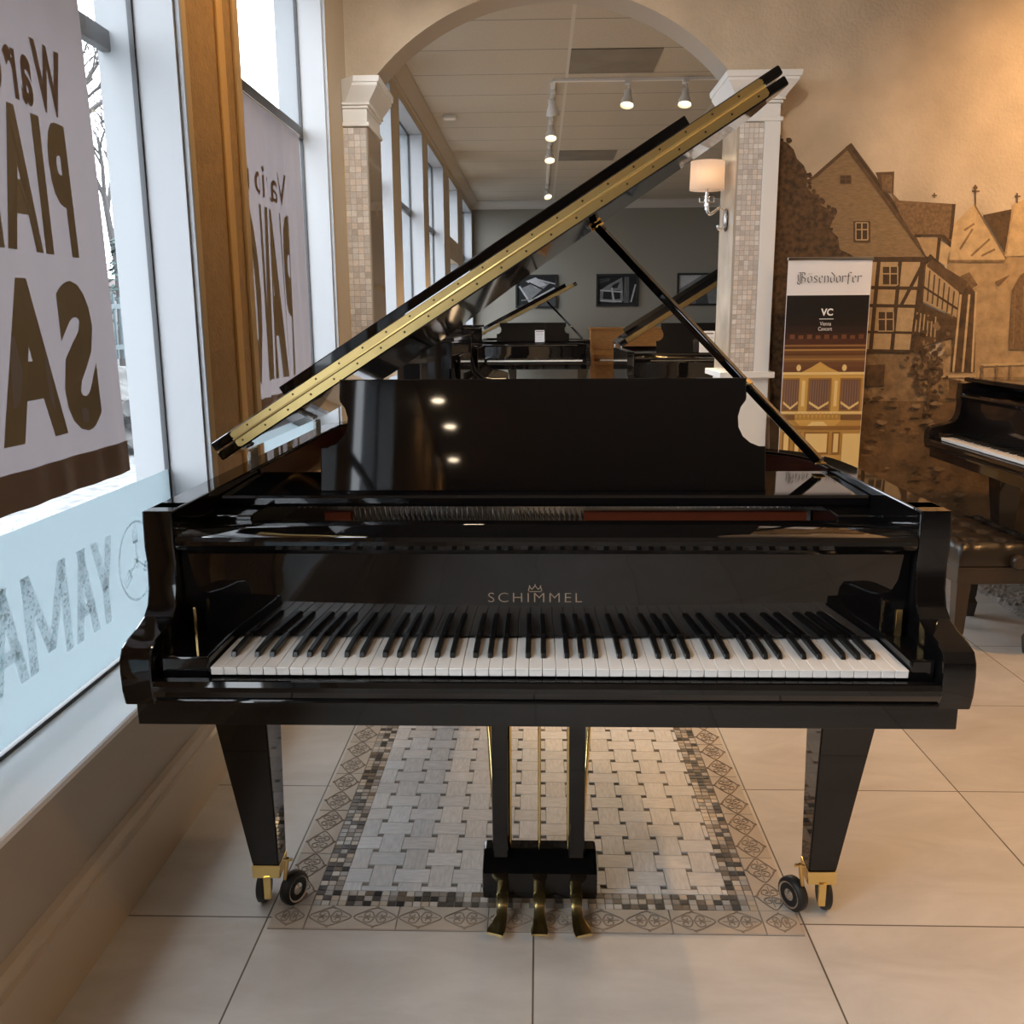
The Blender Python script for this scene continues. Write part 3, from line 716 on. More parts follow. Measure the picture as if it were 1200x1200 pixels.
# ---------------------------------------------------------------- window banners (vinyl, seen from behind)
VINYL = sheet_mat('banner_vinyl', (.42, .36, .335), (.125, .11, .113), .55, .22, .06)
VGOLD = sheet_mat('banner_gold_print', (.36, .275, .15), (.12, .09, .05), .5, .22, .06)
VBRWN = sheet_mat('banner_brown_print', (.30, .20, .12), (.09, .06, .045), .5, .22, .06)
def window_banner(ya, yb, za, zb, lean, wave, rows, stripe, label, bare=0.):
    Xb = -1.050
    R = empty('window_banner', (Xb, (ya + yb) / 2, za), label=label, cat='banner'); off = wp(R)
    def P(y, z, d=0):
        v = (z - za) / (zb - za)
        return (Xb + wave * (math.sin(y * 19 + 1.2 * math.sin(z * 2.1)) * .6 + .6 * math.sin(y * 47 + z)) * (1 - .55 * v) + d, y + lean * v * (y - ya) / (yb - ya), z)
    mb = MB(); nu, nv = 70, 24
    g = [[mb.bm.verts.new(P(ya + (yb - ya) * i / nu, za + (zb - za) * j / nv)) for i in range(nu + 1)] for j in range(nv + 1)]
    for j in range(nv):
        for i in range(nu): mb.bm.faces.new((g[j][i], g[j][i + 1], g[j + 1][i + 1], g[j + 1][i]))
    mb.build('banner_sheet', VINYL, R, off=off)
    for txt, yr, ylen, z0, z1, mt, bold in rows:
        mb = MB(); add_text(mb, txt, lambda u, v: P(yr - ylen * u, z0 + (z1 - z0) * v, .0035), bold, 1.25)
        bmesh.ops.triangulate(mb.bm, faces=mb.bm.faces[:])
        bmesh.ops.subdivide_edges(mb.bm, edges=[e for e in mb.bm.edges if e.calc_length() > .05], cuts=1)
        mb.build('banner_lettering', mt, R, off=off, flat=True)
    if stripe:
        mb = MB(); z0, z1 = stripe; n = 70
        lo = [mb.bm.verts.new(P(ya + (yb - ya) * i / n, z0, .003)) for i in range(n + 1)]; hi = [mb.bm.verts.new(P(ya + (yb - ya) * i / n, z1, .003)) for i in range(n + 1)]
        for i in range(n): mb.bm.faces.new((lo[i], lo[i + 1], hi[i + 1], hi[i]))
        mb.build('banner_stripe', VBRWN, R, off=off)
    mb = MB(); mb.tube([P(ya, zb), P(yb, zb)], .006, 8); mb.build('hanging_rod', CHROME, R, off=off)
window_banner(-.40, .485, .955, 2.42, -.075, .004,
    [('Warehouse', .352, .66, 1.775, 1.915, VBRWN, .035), ('PIANO', .338, .62, 1.475, 1.765, VGOLD, .05), ('SALE', .358, .80, 1.085, 1.425, VGOLD, .05)], (.957, 1.035),
    'white vinyl sale banner with gold letters seen in reverse hanging in the nearest window')
window_banner(1.44, 2.42, .985, 2.135, 0, .014,
    [('Various', 2.13, .60, 1.80, 1.925, VBRWN, .01), ('PIANOS', 2.16, .70, 1.10, 1.775, VGOLD, .05)], (.987, 1.045),
    'crumpled vinyl banner with reversed gold letters in the window behind the tan column')

# ---------------------------------------------------------------- wall mural: an old town in sepia, printed on the wallpaper
def mural():
    cols = {}
    def C(n, c, noise=.25, sc=25, stretch=None): cols[n] = mat('mural_' + n, c, .7, noise=noise, nscale=sc, bump=.4, bscale=55, stretch=stretch)
    C('dark', (.060, .034, .016)); C('tree', (.085, .048, .022), .6, 40); C('gable', (.235, .155, .080), .2, 30, (1, 1, 5)); C('edge', (.10, .058, .028)); C('roof', (.175, .105, .052), .3, 60)
    C('cream', (.42, .30, .165), .12); C('stone', (.40, .27, .14), .22, 18); C('pale', (.52, .37, .20), .18, 20); C('ground', (.135, .078, .034), .45, 9); C('shade', (.085, .048, .022), .5, 20); C('wallb', (.22, .14, .070), .35, 20)
    names = list(cols); mb = MB(); lay = [0]
    def P(n, pts):
        lay[0] += 1; mb.mi = names.index(n); d = AF - .0008 - lay[0] * .00004
        mb.face([at(x, y, 'y', d) for x, y in pts])
    def bar(n, x0, y0, x1, y1, w):
        d = Vector((x1 - x0, y1 - y0)).normalized() * w / 2; P(n, [(x0 - d.y, y0 + d.x), (x1 - d.y, y1 + d.x), (x1 + d.y, y1 - d.x), (x0 + d.y, y0 - d.x)])
    def win(n, x0, y0, x1, y1, fr='cream'):
        P('dark', [(x0, y0), (x1, y0), (x1, y1), (x0, y1)]); xm = (x0 + x1) / 2
        bar(fr, xm, y0, xm, y1, 1.6)
        for y in (y0, (y0 * .6 + y1 * .4), y1): bar(fr, x0, y, x1, y, 1.4)
        for x in (x0, x1): bar(fr, x, y0, x, y1, 1.4)
    P('ground', [(902, 428), (1010, 440), (1110, 440), (1330, 452), (1330, 720), (902, 720)])
    P('wallb', [(1010, 408), (1075, 408), (1112, 430), (1112, 470), (1010, 470)])
    P('stone', [(1110, 300), (1330, 280), (1330, 455), (1150, 452), (1105, 442)])
    # tree on the left
    rim = [(902, 166), (912, 163), (922, 167), (930, 175), (934, 186), (942, 194), (947, 206), (944, 216), (950, 226), (960, 228), (962, 240), (972, 246), (976, 258), (972, 268), (982, 278), (984, 292), (1000, 300), (1000, 480), (902, 480)]
    P('gable', [(944, 212), (956, 206), (996, 169), (1100, 305), (1096, 318), (960, 318)])
    P('tree', rim)
    for k in range(60):
        i = random.randrange(0, 17); x, y = rim[i]; x += random.uniform(-16, 5); y += random.uniform(-4, 14); r = random.uniform(2, 5)
        if x > 905: P(random.choice(['tree', 'shade', 'tree']), [(x + r * random.uniform(.6, 1.2) * math.cos(q), y + r * random.uniform(.6, 1.2) * math.sin(q)) for q in [j * PI / 4 for j in range(8)]])
    bar('edge', 944, 214, 956, 206, 3); bar('edge', 955, 207, 997, 170, 4); bar('edge', 994, 170, 1098, 312, 9); bar('dark', 1000, 176, 1100, 312, 3)
    win('d', 985, 206, 997, 215, 'edge'); P('edge', [(1000, 259), (1020, 259), (1020, 284), (1000, 284)]); win('d', 1003, 261, 1017, 281)
    P('edge', [(1026, 202), (1048, 201), (1047, 228), (1034, 224)]); P('roof', [(1033, 205), (1046, 205), (1045, 225), (1034, 222)])
    P('roof', [(1042, 222), (1054, 235), (1118, 239), (1117, 290), (1100, 278), (1070, 276), (1055, 252)])
    bar('dark', 1072, 276, 1104, 276, 3); bar('dark', 1104, 276, 1117, 290, 5); bar('dark', 1118, 239, 1114, 280, 4)
    P('stone', [(1074, 278), (1100, 279), (1098, 306), (1085, 300)]); bar('dark', 1101, 278, 1098, 308, 4); P('pale', [(1103, 282), (1114, 290), (1108, 312), (1100, 306)])
    bar('edge', 1095, 232, 1095, 226, 1.5); bar('edge', 1092, 229, 1098, 229, 1.5)
    # church gables, spire, tall windows
    P('pale', [(1112, 305), (1118, 262), (1142, 239), (1178, 302), (1176, 306)])
    for a in ((1125, 292, 1140, 268), (1138, 300, 1160, 280), (1130, 270, 1142, 262), (1150, 300, 1166, 292)): bar('wallb', *a, 2.5)
    bar('wallb', 1142, 240, 1179, 303, 2); bar('edge', 1143, 240, 1143, 219, 1.6); bar('edge', 1139, 224, 1148, 224, 1.6); P('edge', [(1143, 216), (1146, 220), (1143, 224), (1140, 220)])
    P('shade', [(1152, 252), (1186, 245), (1178, 296)]); P('pale', [(1180, 298), (1186, 240), (1204, 232), (1330, 220), (1330, 300)]); bar('stone', 1188, 240, 1178, 300, 2)
    bar('edge', 1192, 238, 1192, 226, 1.6); bar('edge', 1189, 230, 1196, 230, 1.5)
    bar('wallb', 1112, 306, 1178, 306, 3); bar('pale', 1178, 299, 1330, 294, 3)
    P('roof', [(1120, 326), (1136, 319), (1146, 334), (1128, 344)]); P('roof', [(1166, 330), (1184, 322), (1170, 336)])
    P('shade', [(1114, 436), (1118, 350), (1126, 338), (1136, 334), (1144, 344), (1142, 436)])
    for x0, x1 in ((1126, 1117), (1136, 1128)): bar('pale', x0, 345, x1, 436, 2.6)
    bar('pale', 1144, 342, 1139, 436, 2.5); bar('pale', 1102, 441, 1144, 441, 3)
    P('roof', [(1182, 410), (1186, 340), (1196, 322), (1212, 312), (1240, 340), (1240, 410)])
    for x in (1190, 1200, 1212, 1226): bar('wallb', x, 335, x - 3, 410, 1.6)
    bar('pale', 1150, 428, 1330, 422, 3)
    for x in (1151, 1168, 1184): bar('wallb', x, 428, x, 452, 3)
    # half timbered house
    P('cream', [(1018, 302), (1083, 303), (1077, 380), (1066, 412), (1015, 412)]); P('cream', [(1083, 308), (1124, 343), (1121, 372), (1078, 352)]); P('shade', [(1078, 354), (1121, 374), (1117, 396), (1070, 410), (1072, 370)])
    bar('dark', 1018, 304, 1094, 304, 6); bar('dark', 1088, 300, 1132, 342, 7); P('edge', [(1092, 304), (1134, 330), (1128, 345), (1086, 312)])
    for y0, x1 in ((337, 1081), (358, 1079), (411, 1068)): bar('dark', 1016, y0, x1, y0 + 1, 4)
    bar('dark', 1016, 389, 1070, 390, 3)
    for x0, x1 in ((1030, 1020), (1055, 1045), (1081, 1068)): bar('dark', x0, 305, x1, 412, 4.5)
    bar('dark', 1080, 312, 1056, 358, 4); bar('dark', 1083, 306, 1079, 356, 5)
    win('d', 1034, 312, 1052, 334); win('d', 1029, 365, 1047, 388)
    for k in range(7):
        t = k / 7; bar('edge', 1084 + 40 * t, 312 + 34 * t, 1081 + 40 * t, 350 + 22 * t, 1.8)
    bar('dark', 1082, 336, 1122, 362, 2.5)
    for k in range(6):
        t = k / 6; bar('cream', 1075 + 26 * t, 366 + 6 * t, 1072 + 28 * t, 392 + 4 * t, 1.6)
    P('shade', [(1016, 428), (1037, 427), (1036, 452), (1015, 453)])
    # shrub with a thin trunk
    for k in range(90):
        x, y = 1088 + random.gauss(0, 13), 428 + random.gauss(0, 22); r = random.uniform(2, 5)
        P(random.choice(['tree', 'shade', 'wallb']), [(x + r * random.uniform(.5, 1.3) * math.cos(q), y + r * random.uniform(.5, 1.3) * math.sin(q)) for q in [j * PI / 3 for j in range(6)]])
    bar('shade', 1089, 440, 1086, 502, 3.5)
    for k in range(70):
        x, y = random.uniform(1008, 1130), random.uniform(456, 600); r = random.uniform(2, 7)
        P(random.choice(['shade', 'wallb', 'ground', 'ground']), [(x + r * random.uniform(.7, 1.6) * math.cos(q), y + .5 * r * random.uniform(.5, 1.2) * math.sin(q)) for q in [j * PI / 4 for j in range(8)]])
    o = mb.build('wall_mural', [cols[n] for n in names], flat=True)
    tag(o, 'sepia wall mural of an old half-timbered house and church on the right of the arch', 'mural')
mural()

# ---------------------------------------------------------------- roll-up banner stand
BLACKL = {'B': ([[(0, 0), (0, 1.5)], [(-.28, 1.45), (0, 1.5), (.45, 1.5), (.58, 1.2), (.25, .85), (.62, .6), (.58, .15), (.25, -.05), (0, 0)], [(-.3, 1.2), (-.22, .3), (-.34, -.05), (0, -.25), (.3, -.05)], [(.2, .1), (.2, 1.4)]], .95),
          'o': ([[(0, .2), (0, .8), (.25, 1), (.45, .8), (.45, .2), (.2, 0), (0, .2)]], .72), 's': ([[(.42, .9), (.15, 1), (.02, .75), (.4, .35), (.3, .05), (0, .1)]], .66),
          'e': ([[(.42, .15), (.2, 0), (0, .2), (0, .8), (.25, 1), (.4, .75), (.04, .5)]], .66), 'n': ([[(0, 0), (0, 1)], [(0, .8), (.25, 1), (.42, .8), (.42, .05)]], .72),
          'd': ([[(.05, 1.5), (.45, 1.0), (.45, .2), (.2, 0), (0, .2), (0, .75), (.3, .95)]], .72), 'r': ([[(0, .05), (0, 1)], [(0, .8), (.28, 1), (.42, .85)]], .62), 'f': ([[(.08, -.25), (.08, 1.3), (.22, 1.5), (.46, 1.42)], [(-.08, .95), (.34, .98)]], .62)}
def blackletter(mb, txt, P, nib=(.055, .04)):
    x = 0.; segs = []
    for ch in txt:
        um = ch == 'ö'; g, w = BLACKL['o' if um else ch]
        for pl in g: segs += [((a[0] + x, a[1]), (b[0] + x, b[1])) for a, b in zip(pl, pl[1:])]
        if um: segs += [((x + .08, 1.25), (x + .12, 1.38)), ((x + .34, 1.25), (x + .38, 1.38))]
        x += w
    x -= .3
    for a, b in segs:
        n = nib; q = [(a[0] - n[0], a[1] - n[1]), (a[0] + n[0], a[1] + n[1]), (b[0] + n[0], b[1] + n[1]), (b[0] - n[0], b[1] - n[1])]
        ar = sum(q[i][0] * q[(i + 1) % 4][1] - q[(i + 1) % 4][0] * q[i][1] for i in range(4))
        if abs(ar) < .002: q = [(a[0] - .02, a[1] + .02), (a[0] + .02, a[1] - .02), (b[0] + .02, b[1] - .02), (b[0] - .02, b[1] + .02)]
        mb.face([P((u + .35) / (x + .35 + .1), v / 1.5) for u, v in q])

def rollup():
    Yb = 3.02
    l, r = at(919, 400, 'y', Yb).x, at(1016, 400, 'y', Yb).x; zt = at(970, 304, 'y', Yb).z; w = r - l
    R = empty('rollup_banner', ((l + r) / 2, Yb, 0), label='tall white and gold roll-up banner with a pipe organ picture standing before the mural', cat='banner'); off = wp(R)
    z = lambda py: at(970, py, 'y', Yb).z
    x = lambda px: l + w * (px - 916.5) / 101.   # picture columns measured across the sheet
    mb = MB(); mb.box(l, r, Yb, Yb + .004, .05, zt); mb.build('banner_sheet', PAPER, R, off=off)
    mb = MB(); mb.box(l - .012, r + .012, Yb - .05, Yb + .06, .0, .06, bev=.01); mb.box(l - .004, r + .004, Yb - .006, Yb + .010, zt - .006, zt + .012, bev=.003); mb.box((l + r) / 2 - .012, (l + r) / 2 + .012, Yb + .005, Yb + .028, .05, zt + .008); mb.build('banner_stand', CHROME, R, off=off)
    lay = [0]; names = {}
    mb = MB()
    def M(n, c, ro=.4, **k):
        if n not in names: names[n] = (len(names), mat('banner_print_' + n, c, ro, **k))
        return names[n][0]
    def Q(n, c, x0, y0, x1, y1, **k):
        lay[0] += 1; mb.mi = M(n, c, **k); d = Yb - .0006 - lay[0] * .00005
        mb.face([(x(x0), d, z(y1)), (x(x1), d, z(y1)), (x(x1), d, z(y0)), (x(x0), d, z(y0))])
    def G(n, c, pts):
        lay[0] += 1; mb.mi = M(n, c); d = Yb - .0006 - lay[0] * .00005; mb.face([(x(a), d, z(b)) for a, b in pts])
    x0, x1 = 917, 1016.7
    ramp = [(346, (.010, .008, .007)), (372, (.014, .009, .007)), (382, (.028, .014, .010)), (390, (.05, .020, .012)), (397, (.075, .028, .016)), (403, (.11, .042, .02)), (410, (.16, .07, .026)), (417, (.22, .11, .04)), (424, (.16, .07, .03)), (430, (.14, .055, .028)), (437, (.34, .19, .06)), (443, (.30, .16, .05))]
    for i, (yy, c) in enumerate(ramp):
        Q('tone%d' % i, c, x0, yy, x1, ramp[i + 1][0] if i + 1 < len(ramp) else 652)
    for k in range(9): Q('arch', (.17, .07, .03), x0 + 6 + k * 10.5, 392 + (k % 2), x0 + 12 + k * 10.5, 397)
    for yy, c in ((404, (.30, .15, .05)), (409, (.42, .23, .07)), (414, (.12, .05, .02)), (420, (.35, .19, .06))): Q('ledge%d' % yy, c, x0, yy, x1, yy + 2)
    gold, cream, wood, shade = (.62, .38, .10), (.80, .60, .26), (.155, .085, .06), (.30, .15, .04)
    Q('goldbase', (.50, .29, .075), x0, 436, x1, 652)
    G('gold', gold, [(938, 437), (952, 430), (962, 424), (972, 430), (988, 437), (988, 441), (938, 441)])
    Q('cream', cream, x0, 436, x1, 439)
    for cx_ in (936, 992): G('cream', cream, [(cx_ + 3 * math.cos(q * PI / 4), 431 + 4 * math.sin(q * PI / 4)) for q in range(8)])
    Q('gold', gold, x0, 440, x1, 444)
    for a, b in ((919, 937), (951, 975), (990, 1012)):
        Q('shade', shade, a - 2, 443, b + 2, 482); Q('wood', wood, a, 445, b, 480)
        n = int((b - a) / 3)
        for k in range(n): Q('pipe', (.27, .16, .11), a + 1 + k * (b - a) / n, 446, a + 2 + k * (b - a) / n, 478)
        G('cream', cream, [(a, 470), ((a + b) / 2, 477), (b, 470), (b, 473), ((a + b) / 2, 480), (a, 473)])
    for a in (938, 978):
        Q('gold', gold, a, 443, a + 10, 484); Q('cream', cream, a + 3, 446, a + 7, 476)
    Q('cream', cream, x0, 482, x1, 485); Q('dkband', (.20, .10, .04), x0, 486, 934, 492); Q('dkband', (.20, .10, .04), 991, 486, x1, 492)
    for k in range(11): G('gold', gold, [(936 + k * 5 + 1.5 * math.cos(q), 487 + 4 * math.sin(q)) for q in (0, PI / 2, PI, -PI / 2)])
    G('gold', gold, [(934, 492), (992, 492), (985, 499), (941, 499)]); Q('shade', shade, x0, 499, x1, 503)
    G('cream', cream, [(950, 499), (976, 499), (970, 494), (956, 494)])
    for a, b in ((920, 930), (934, 943), (947, 978), (982, 992)):
        Q('shade', shade, a, 506, b, 532); Q('cream', cream, a + 2, 508, b - 2, 530)
    Q('cream', cream, 995, 508, x1, 652); Q('goldlow', (.56, .34, .10), x0, 533, 994, 652)
    mb.build('banner_picture', [v[1] for v in names.values()], R, off=off, flat=True)
    mb = MB(); d = Yb - .0045
    blackletter(mb, 'Bösendorfer', lambda u, v: (l + w * (.115 + .765 * u), d, z(331) + (z(319) - z(331)) * (v - .02)))
    mb.build('banner_wordmark', mat('wordmark_ink', (.10, .10, .11), .5), R, off=off, flat=True)
    mb = MB()
    add_text(mb, 'VC', lambda u, v: (l + w * (.42 + .145 * u), d, z(370) + (z(361.5) - z(370)) * v), .03)
    add_text(mb, 'Vienna', lambda u, v: (l + w * (.415 + .135 * u), d, z(381.5) + (z(377) - z(381.5)) * v))
    add_text(mb, 'Concert', lambda u, v: (l + w * (.400 + .165 * u), d, z(387.5) + (z(383) - z(387.5)) * v))
    mb.face([(l + w * a, d, z(b)) for a, b in ((.405, 374.2), (.575, 374.2), (.575, 373.4), (.405, 373.4))])
    mb.build('banner_caption', mat('white_ink', (.85, .85, .85), .5), R, off=off, flat=True)
rollup()

# ---------------------------------------------------------------- second grand piano, bench and rug on the right
grand((2.315, 2.165, .026), -PI / 2, 'dark glossy grand piano with closed lid at the right edge before the mural', lid='closed', fine=False, pinst=True, lacq=LACQ2)
def bench():
    R = empty('piano_bench', (1.83, 1.98, 0), math.radians(2), label='black tufted leather piano bench with a side knob standing by the right-hand grand piano', cat='bench')
    W, D = .36, .56
    mb = MB(); mb.box(-W / 2, W / 2, -D / 2, D / 2, .300, .375, bev=.006); mb.box(-W / 2 - .004, W / 2 + .004, -D / 2 - .004, D / 2 + .004, .362, .372, bev=.003); mb.build('apron', SATINB, R)
    mb = MB(); nu, nv = 30, 44; bt = [(-.12 + .12 * i, -.21 + .14 * j) for i in range(3) for j in range(4)]
    def H(x, y):
        e = min(1, (W / 2 - abs(x)) / .03, (D / 2 - abs(y)) / .03); h = .435 + .032 * math.sqrt(max(0, 1 - (1 - max(0, e)) ** 2))
        for bx_, by_ in bt:
            dd = math.hypot(x - bx_, y - by_); h -= .020 * math.exp(-(dd / .022) ** 2)
        for bx_ in (-.12, 0, .12): h -= .006 * math.exp(-((x - bx_) / .012) ** 2)
        for by_ in (-.21, -.07, .07, .21): h -= .006 * math.exp(-((y - by_) / .012) ** 2)
        return h
    g = [[mb.bm.verts.new((W * (i / nu - .5) * 1.02, D * (j / nv - .5) * 1.02, H(W * (i / nu - .5), D * (j / nv - .5)))) for i in range(nu + 1)] for j in range(nv + 1)]
    for j in range(nv):
        for i in range(nu): mb.bm.faces.new((g[j][i], g[j][i + 1], g[j + 1][i + 1], g[j + 1][i]))
    rim = [g[0][i] for i in range(nu + 1)] + [g[j][nu] for j in range(1, nv + 1)] + [g[nv][i] for i in range(nu - 1, -1, -1)] + [g[j][0] for j in range(nv - 1, 0, -1)]
    low = [mb.bm.verts.new((v.co.x, v.co.y, .376)) for v in rim]; n = len(rim)
    for i in range(n): mb.bm.faces.new((rim[i], rim[(i + 1) % n], low[(i + 1) % n], low[i]))
    mb.bm.faces.new(low); Sx = mb.build('seat_cushion', LEATHER, R, ang=60)
    for bx_, by_ in bt:
        mb = MB(); mb.lathe([(.009, 0), (.009, .003), (.004, .006)], Matrix.Translation((bx_, by_, H(bx_, by_) + .001)), 10); mb.build('cushion_button', LEATHER, Sx)
    for sx in (-1, 1):
        for sy in (-1, 1):
            cx, cy = sx * (W / 2 - .028), sy * (D / 2 - .028); mb = MB(); rings = []
            for z, h in ((.305, .027), (.10, .020), (.085, .017), (.065, .025), (.025, .021), (0, .018)):
                rings.append([mb.bm.verts.new((cx + a * h, cy + b * h, z)) for a, b in ((-1, -1), (1, -1), (1, 1), (-1, 1))])
            for A_, B_ in zip(rings, rings[1:]):
                for j in range(4): mb.bm.faces.new((A_[j], A_[(j + 1) % 4], B_[(j + 1) % 4], B_[j]))
            mb.bm.faces.new(rings[0]); mb.bm.faces.new(rings[-1]); mb.build('leg', SATINB, R)
    mb = MB(); mb.lathe([(.010, 0), (.010, .018), (.026, .020), (.030, .028), (.030, .044), (.024, .050)], Matrix.Translation((.035, -D / 2, .398)) @ Matrix.Rotation(PI / 2, 4, 'X'), 20); mb.build('height_knob', SATINB, R)
bench()
def shag_rug():
    mb = MB(); x0, x1, y0, y1 = 2.19, 3.9, 1.0, 2.72; nu, nv = 90, 90
    def e(i, n): return .5 * (1 + math.sin(i * 1.7) * math.sin(i * .63))
    g = []
    for j in range(nv + 1):
        row = []
        for i in range(nu + 1):
            ed = i in (0, nu) or j in (0, nv); z = .002 if ed else .014 + random.uniform(-.006, .010)
            row.append(mb.bm.verts.new((x0 + (x1 - x0) * i / nu + random.uniform(-.006, .006), y0 + (y1 - y0) * j / nv + random.uniform(-.006, .006), z)))
        g.append(row)
    for j in range(nv):
        for i in range(nu): mb.bm.faces.new((g[j][i], g[j][i + 1], g[j + 1][i + 1], g[j + 1][i]))
    o = mb.build('shag_rug', mat('grey_shag_pile', (.30, .28, .26), .95, noise=.4, nscale=60, bump=1., bscale=150), flat=True)
    tag(o, 'grey shaggy rug lying under the right-hand grand piano', 'rug')
shag_rug()

# ---------------------------------------------------------------- wall sconce
def sconce():
    Y0 = 3.27; xf = pr_ - .006
    c = at(829, 206, 'y', Y0); R = empty('wall_sconce', (xf, Y0, at(853, 258, 'y', Y0).z), label='chrome and crystal wall sconce with a pleated oval shade on the right pillar', cat='lamp'); off = wp(R)
    pz = R.location.z
    SH = sheet_mat('pleated_shade_fabric', (.80, .68, .60), (.80, .66, .56), .6, .5, .02)
    mb = MB(); n = 72; r0 = .088; h = (at(829, 190, 'y', Y0).z - at(829, 224, 'y', Y0).z) / 2
    lo, hi = [], []
    for k in range(n):
        q = 2 * PI * k / n; rr = r0 * (1 + (.035 if k % 2 else -.03)); lo.append(mb.bm.verts.new((c.x + rr * math.cos(q), Y0 + rr * .8 * math.sin(q), c.z - h))); hi.append(mb.bm.verts.new((c.x + rr * .97 * math.cos(q), Y0 + rr * .78 * math.sin(q), c.z + h)))
    for k in range(n): mb.bm.faces.new((lo[k], lo[(k + 1) % n], hi[(k + 1) % n], hi[k]))
    mb.build('lamp_shade', SH, R, off=off, ang=80)
    mb = MB(); mb.lathe([(.003, -.035), (.016, -.02), (.02, 0), (.012, .022), (.004, .034)], Matrix.Translation((c.x, Y0, c.z)), 14); mb.build('bulb', mat('warm_bulb', (1, .8, .5), .4, emit=(1, .70, .40), estr=9), R, off=off)
    bz = c.z - h
    mb = MB(); mb.tube([(c.x, Y0, c.z - .03), (c.x, Y0, bz - .10)], .008, 10)
    pts = spline([tuple(at(px, py, 'y', Y0)) for px, py in ((829, 238), (829, 247), (832, 251), (837, 248), (844, 244), (850, 249), (851, 260), (847, 268), (842, 268), (841, 264))], 5)
    mb.tube(pts, .0085, 10); q_ = at(850, 255, 'y', Y0); mb.tube([tuple(q_), (xf - .002, Y0, q_.z)], .009, 8); mb.build('arm', CHROME, R, off=off)
    mb = MB(); mb.lathe([(.002, -.004), (.055, -.002), (.060, .006), (.05, .012), (.02, .016)], Matrix.Translation((xf - .002, Y0, pz)) @ Matrix.Rotation(-PI / 2, 4, 'Y') @ Matrix.Scale(.7, 4, (0, 1, 0)), 24); mb.build('back_plate', mat('dark_chrome', (.22, .2, .18), .15, 1.), R, off=off)
    CR = mat('crystal', (.95, .95, .97), .02, trans=1.)
    for dx in (-.025, .025):
        mb = MB(); mb.box(c.x + dx - .014, c.x + dx + .014, Y0 - .014, Y0 + .014, bz - .062, bz - .034, bev=.004); mb.build('crystal_block', CR, R, off=off)
    mb = MB(); mb.lathe([(.005, 0), (.013, .02), (.009, .06), (.012, .075)], Matrix.Translation((c.x, Y0, bz - .095)), 10); mb.build('crystal_stem', CR, R, off=off)
sconce()

# ---------------------------------------------------------------- back room: track lights, panels, pictures, pianos
BULB = mat('track_bulb', (1, .9, .7), .4, emit=(1, .76, .42), estr=2.4)
CANB = mat('downlight_bulb', (1, .9, .7), .4, emit=(1, .80, .55), estr=38)
zt = ZC - .02
cn = at(648, 96, 'z', zt); ce = at(905, 91, 'z', zt); cf = at(641, 234, 'z', zt)
def rail(p, q, label):
    mb = MB(); d = (q - p)
    if abs(d.x) > abs(d.y): mb.box(p.x, q.x, p.y - .018, p.y + .018, zt, ZC - .0005, bev=.002)
    else: mb.box(p.x - .018, p.x + .018, p.y + .02, q.y, zt, ZC - .0005, bev=.002)
    tag(mb.build('track_rail', WHITE), label, 'light track')
rail(cn, Vector((2.6, cn.y, zt)), 'white light track running across the back room ceiling from left to right')
rail(cn, Vector((cn.x, 11.7, zt)), 'white light track running back along the back room ceiling')
def head(p, d, label, lit=True, energy=45, size=1.0, stem=.07):
    """spot head hanging from the rail at p, aimed along d"""
    R = empty('track_spotlight', p, label=label, cat='spotlight', group=None)
    d = Vector(d).normalized(); q = d.to_track_quat('Z', 'Y').to_matrix().to_4x4(); c = Vector((0, 0, -stem - .05))
    mb = MB(); mb.box(-.02, .02, -.03, .03, -.022, 0, bev=.003); mb.tube([(0, 0, -.02), (.010, 0, -stem * .6), (0, 0, -stem), c - d * .03], .007, 8); mb.build('mount', WHITE, R)
    Mx = Matrix.Translation(c) @ q
    mb = MB(); mb.lathe([(.018, -.065), (.026, -.06), (.028, -.02), (.046, .02), (.052, .055), (.048, .055), (.040, .015), (.015, -.02)], Mx, 20); mb.build('lamp_head', WHITE, R)
    mb = MB(); mb.lathe([(.002, .040), (.020, .047), (.036, .044), (.044, .034), (.043, .026)], Mx, 20); mb.build('bulb', BULB if lit else WHITE, R)
    if energy:
        l = bpy.data.lights.new('spot', 'SPOT'); l.energy = energy; l.color = (1, .70, .42); l.spot_size = math.radians(100); l.spot_blend = .8; l.shadow_soft_size = .04
        o = bpy.data.objects.new('spot_lamp', l); COL.objects.link(o); o.parent = R
        o.matrix_local = Matrix.Translation(c + d * .075) @ (-d).to_track_quat('Z', 'Y').to_matrix().to_4x4()
for (px, py), d, lb in (((738, 117), (-.1, -.35, -1), 'left lit track spotlight on the cross track in the back room'), ((806, 116), (-.1, -.35, -1), 'right lit track spotlight on the cross track nearest the right pillar'),):
    p = at(px - 2, py - 23, 'z', zt); head((p.x, cn.y, zt), d, lb, energy=150)
for (px, py), d, en, lb in (((650, 128), (.1, .25, -1), 12, 'nearest white track spotlight on the lengthwise track turned away'), ((647, 157), (0, -.4, -1), 240, 'second white track spotlight on the lengthwise track hanging below the first'), ((650, 184), (.05, -.5, -1), 240, 'third lit track spotlight on the lengthwise track'), ((642, 228), (.2, -.55, -.85), 240, 'farthest lit track spotlight on the lengthwise track near the grey wall')):
    p = at(px, py, 'z', zt - .13); head((cn.x, p.y, zt), d, lb, energy=en)
for (x0, x1, y0, y1), lb in (((.22, .82, 4.625, 5.225), 'dark unlit ceiling panel near the arch in the back room'), ((.22, .82, 8.28, 8.88), 'dark unlit ceiling panel far down the back room')):
    mb = MB(); mb.box(x0, x1, y0, y1, ZC - .006, ZC - .001); tag(mb.build('ceiling_panel', mat('smoked_panel', (.20, .175, .14), .5, noise=.2, nscale=4)), lb, 'ceiling panel')
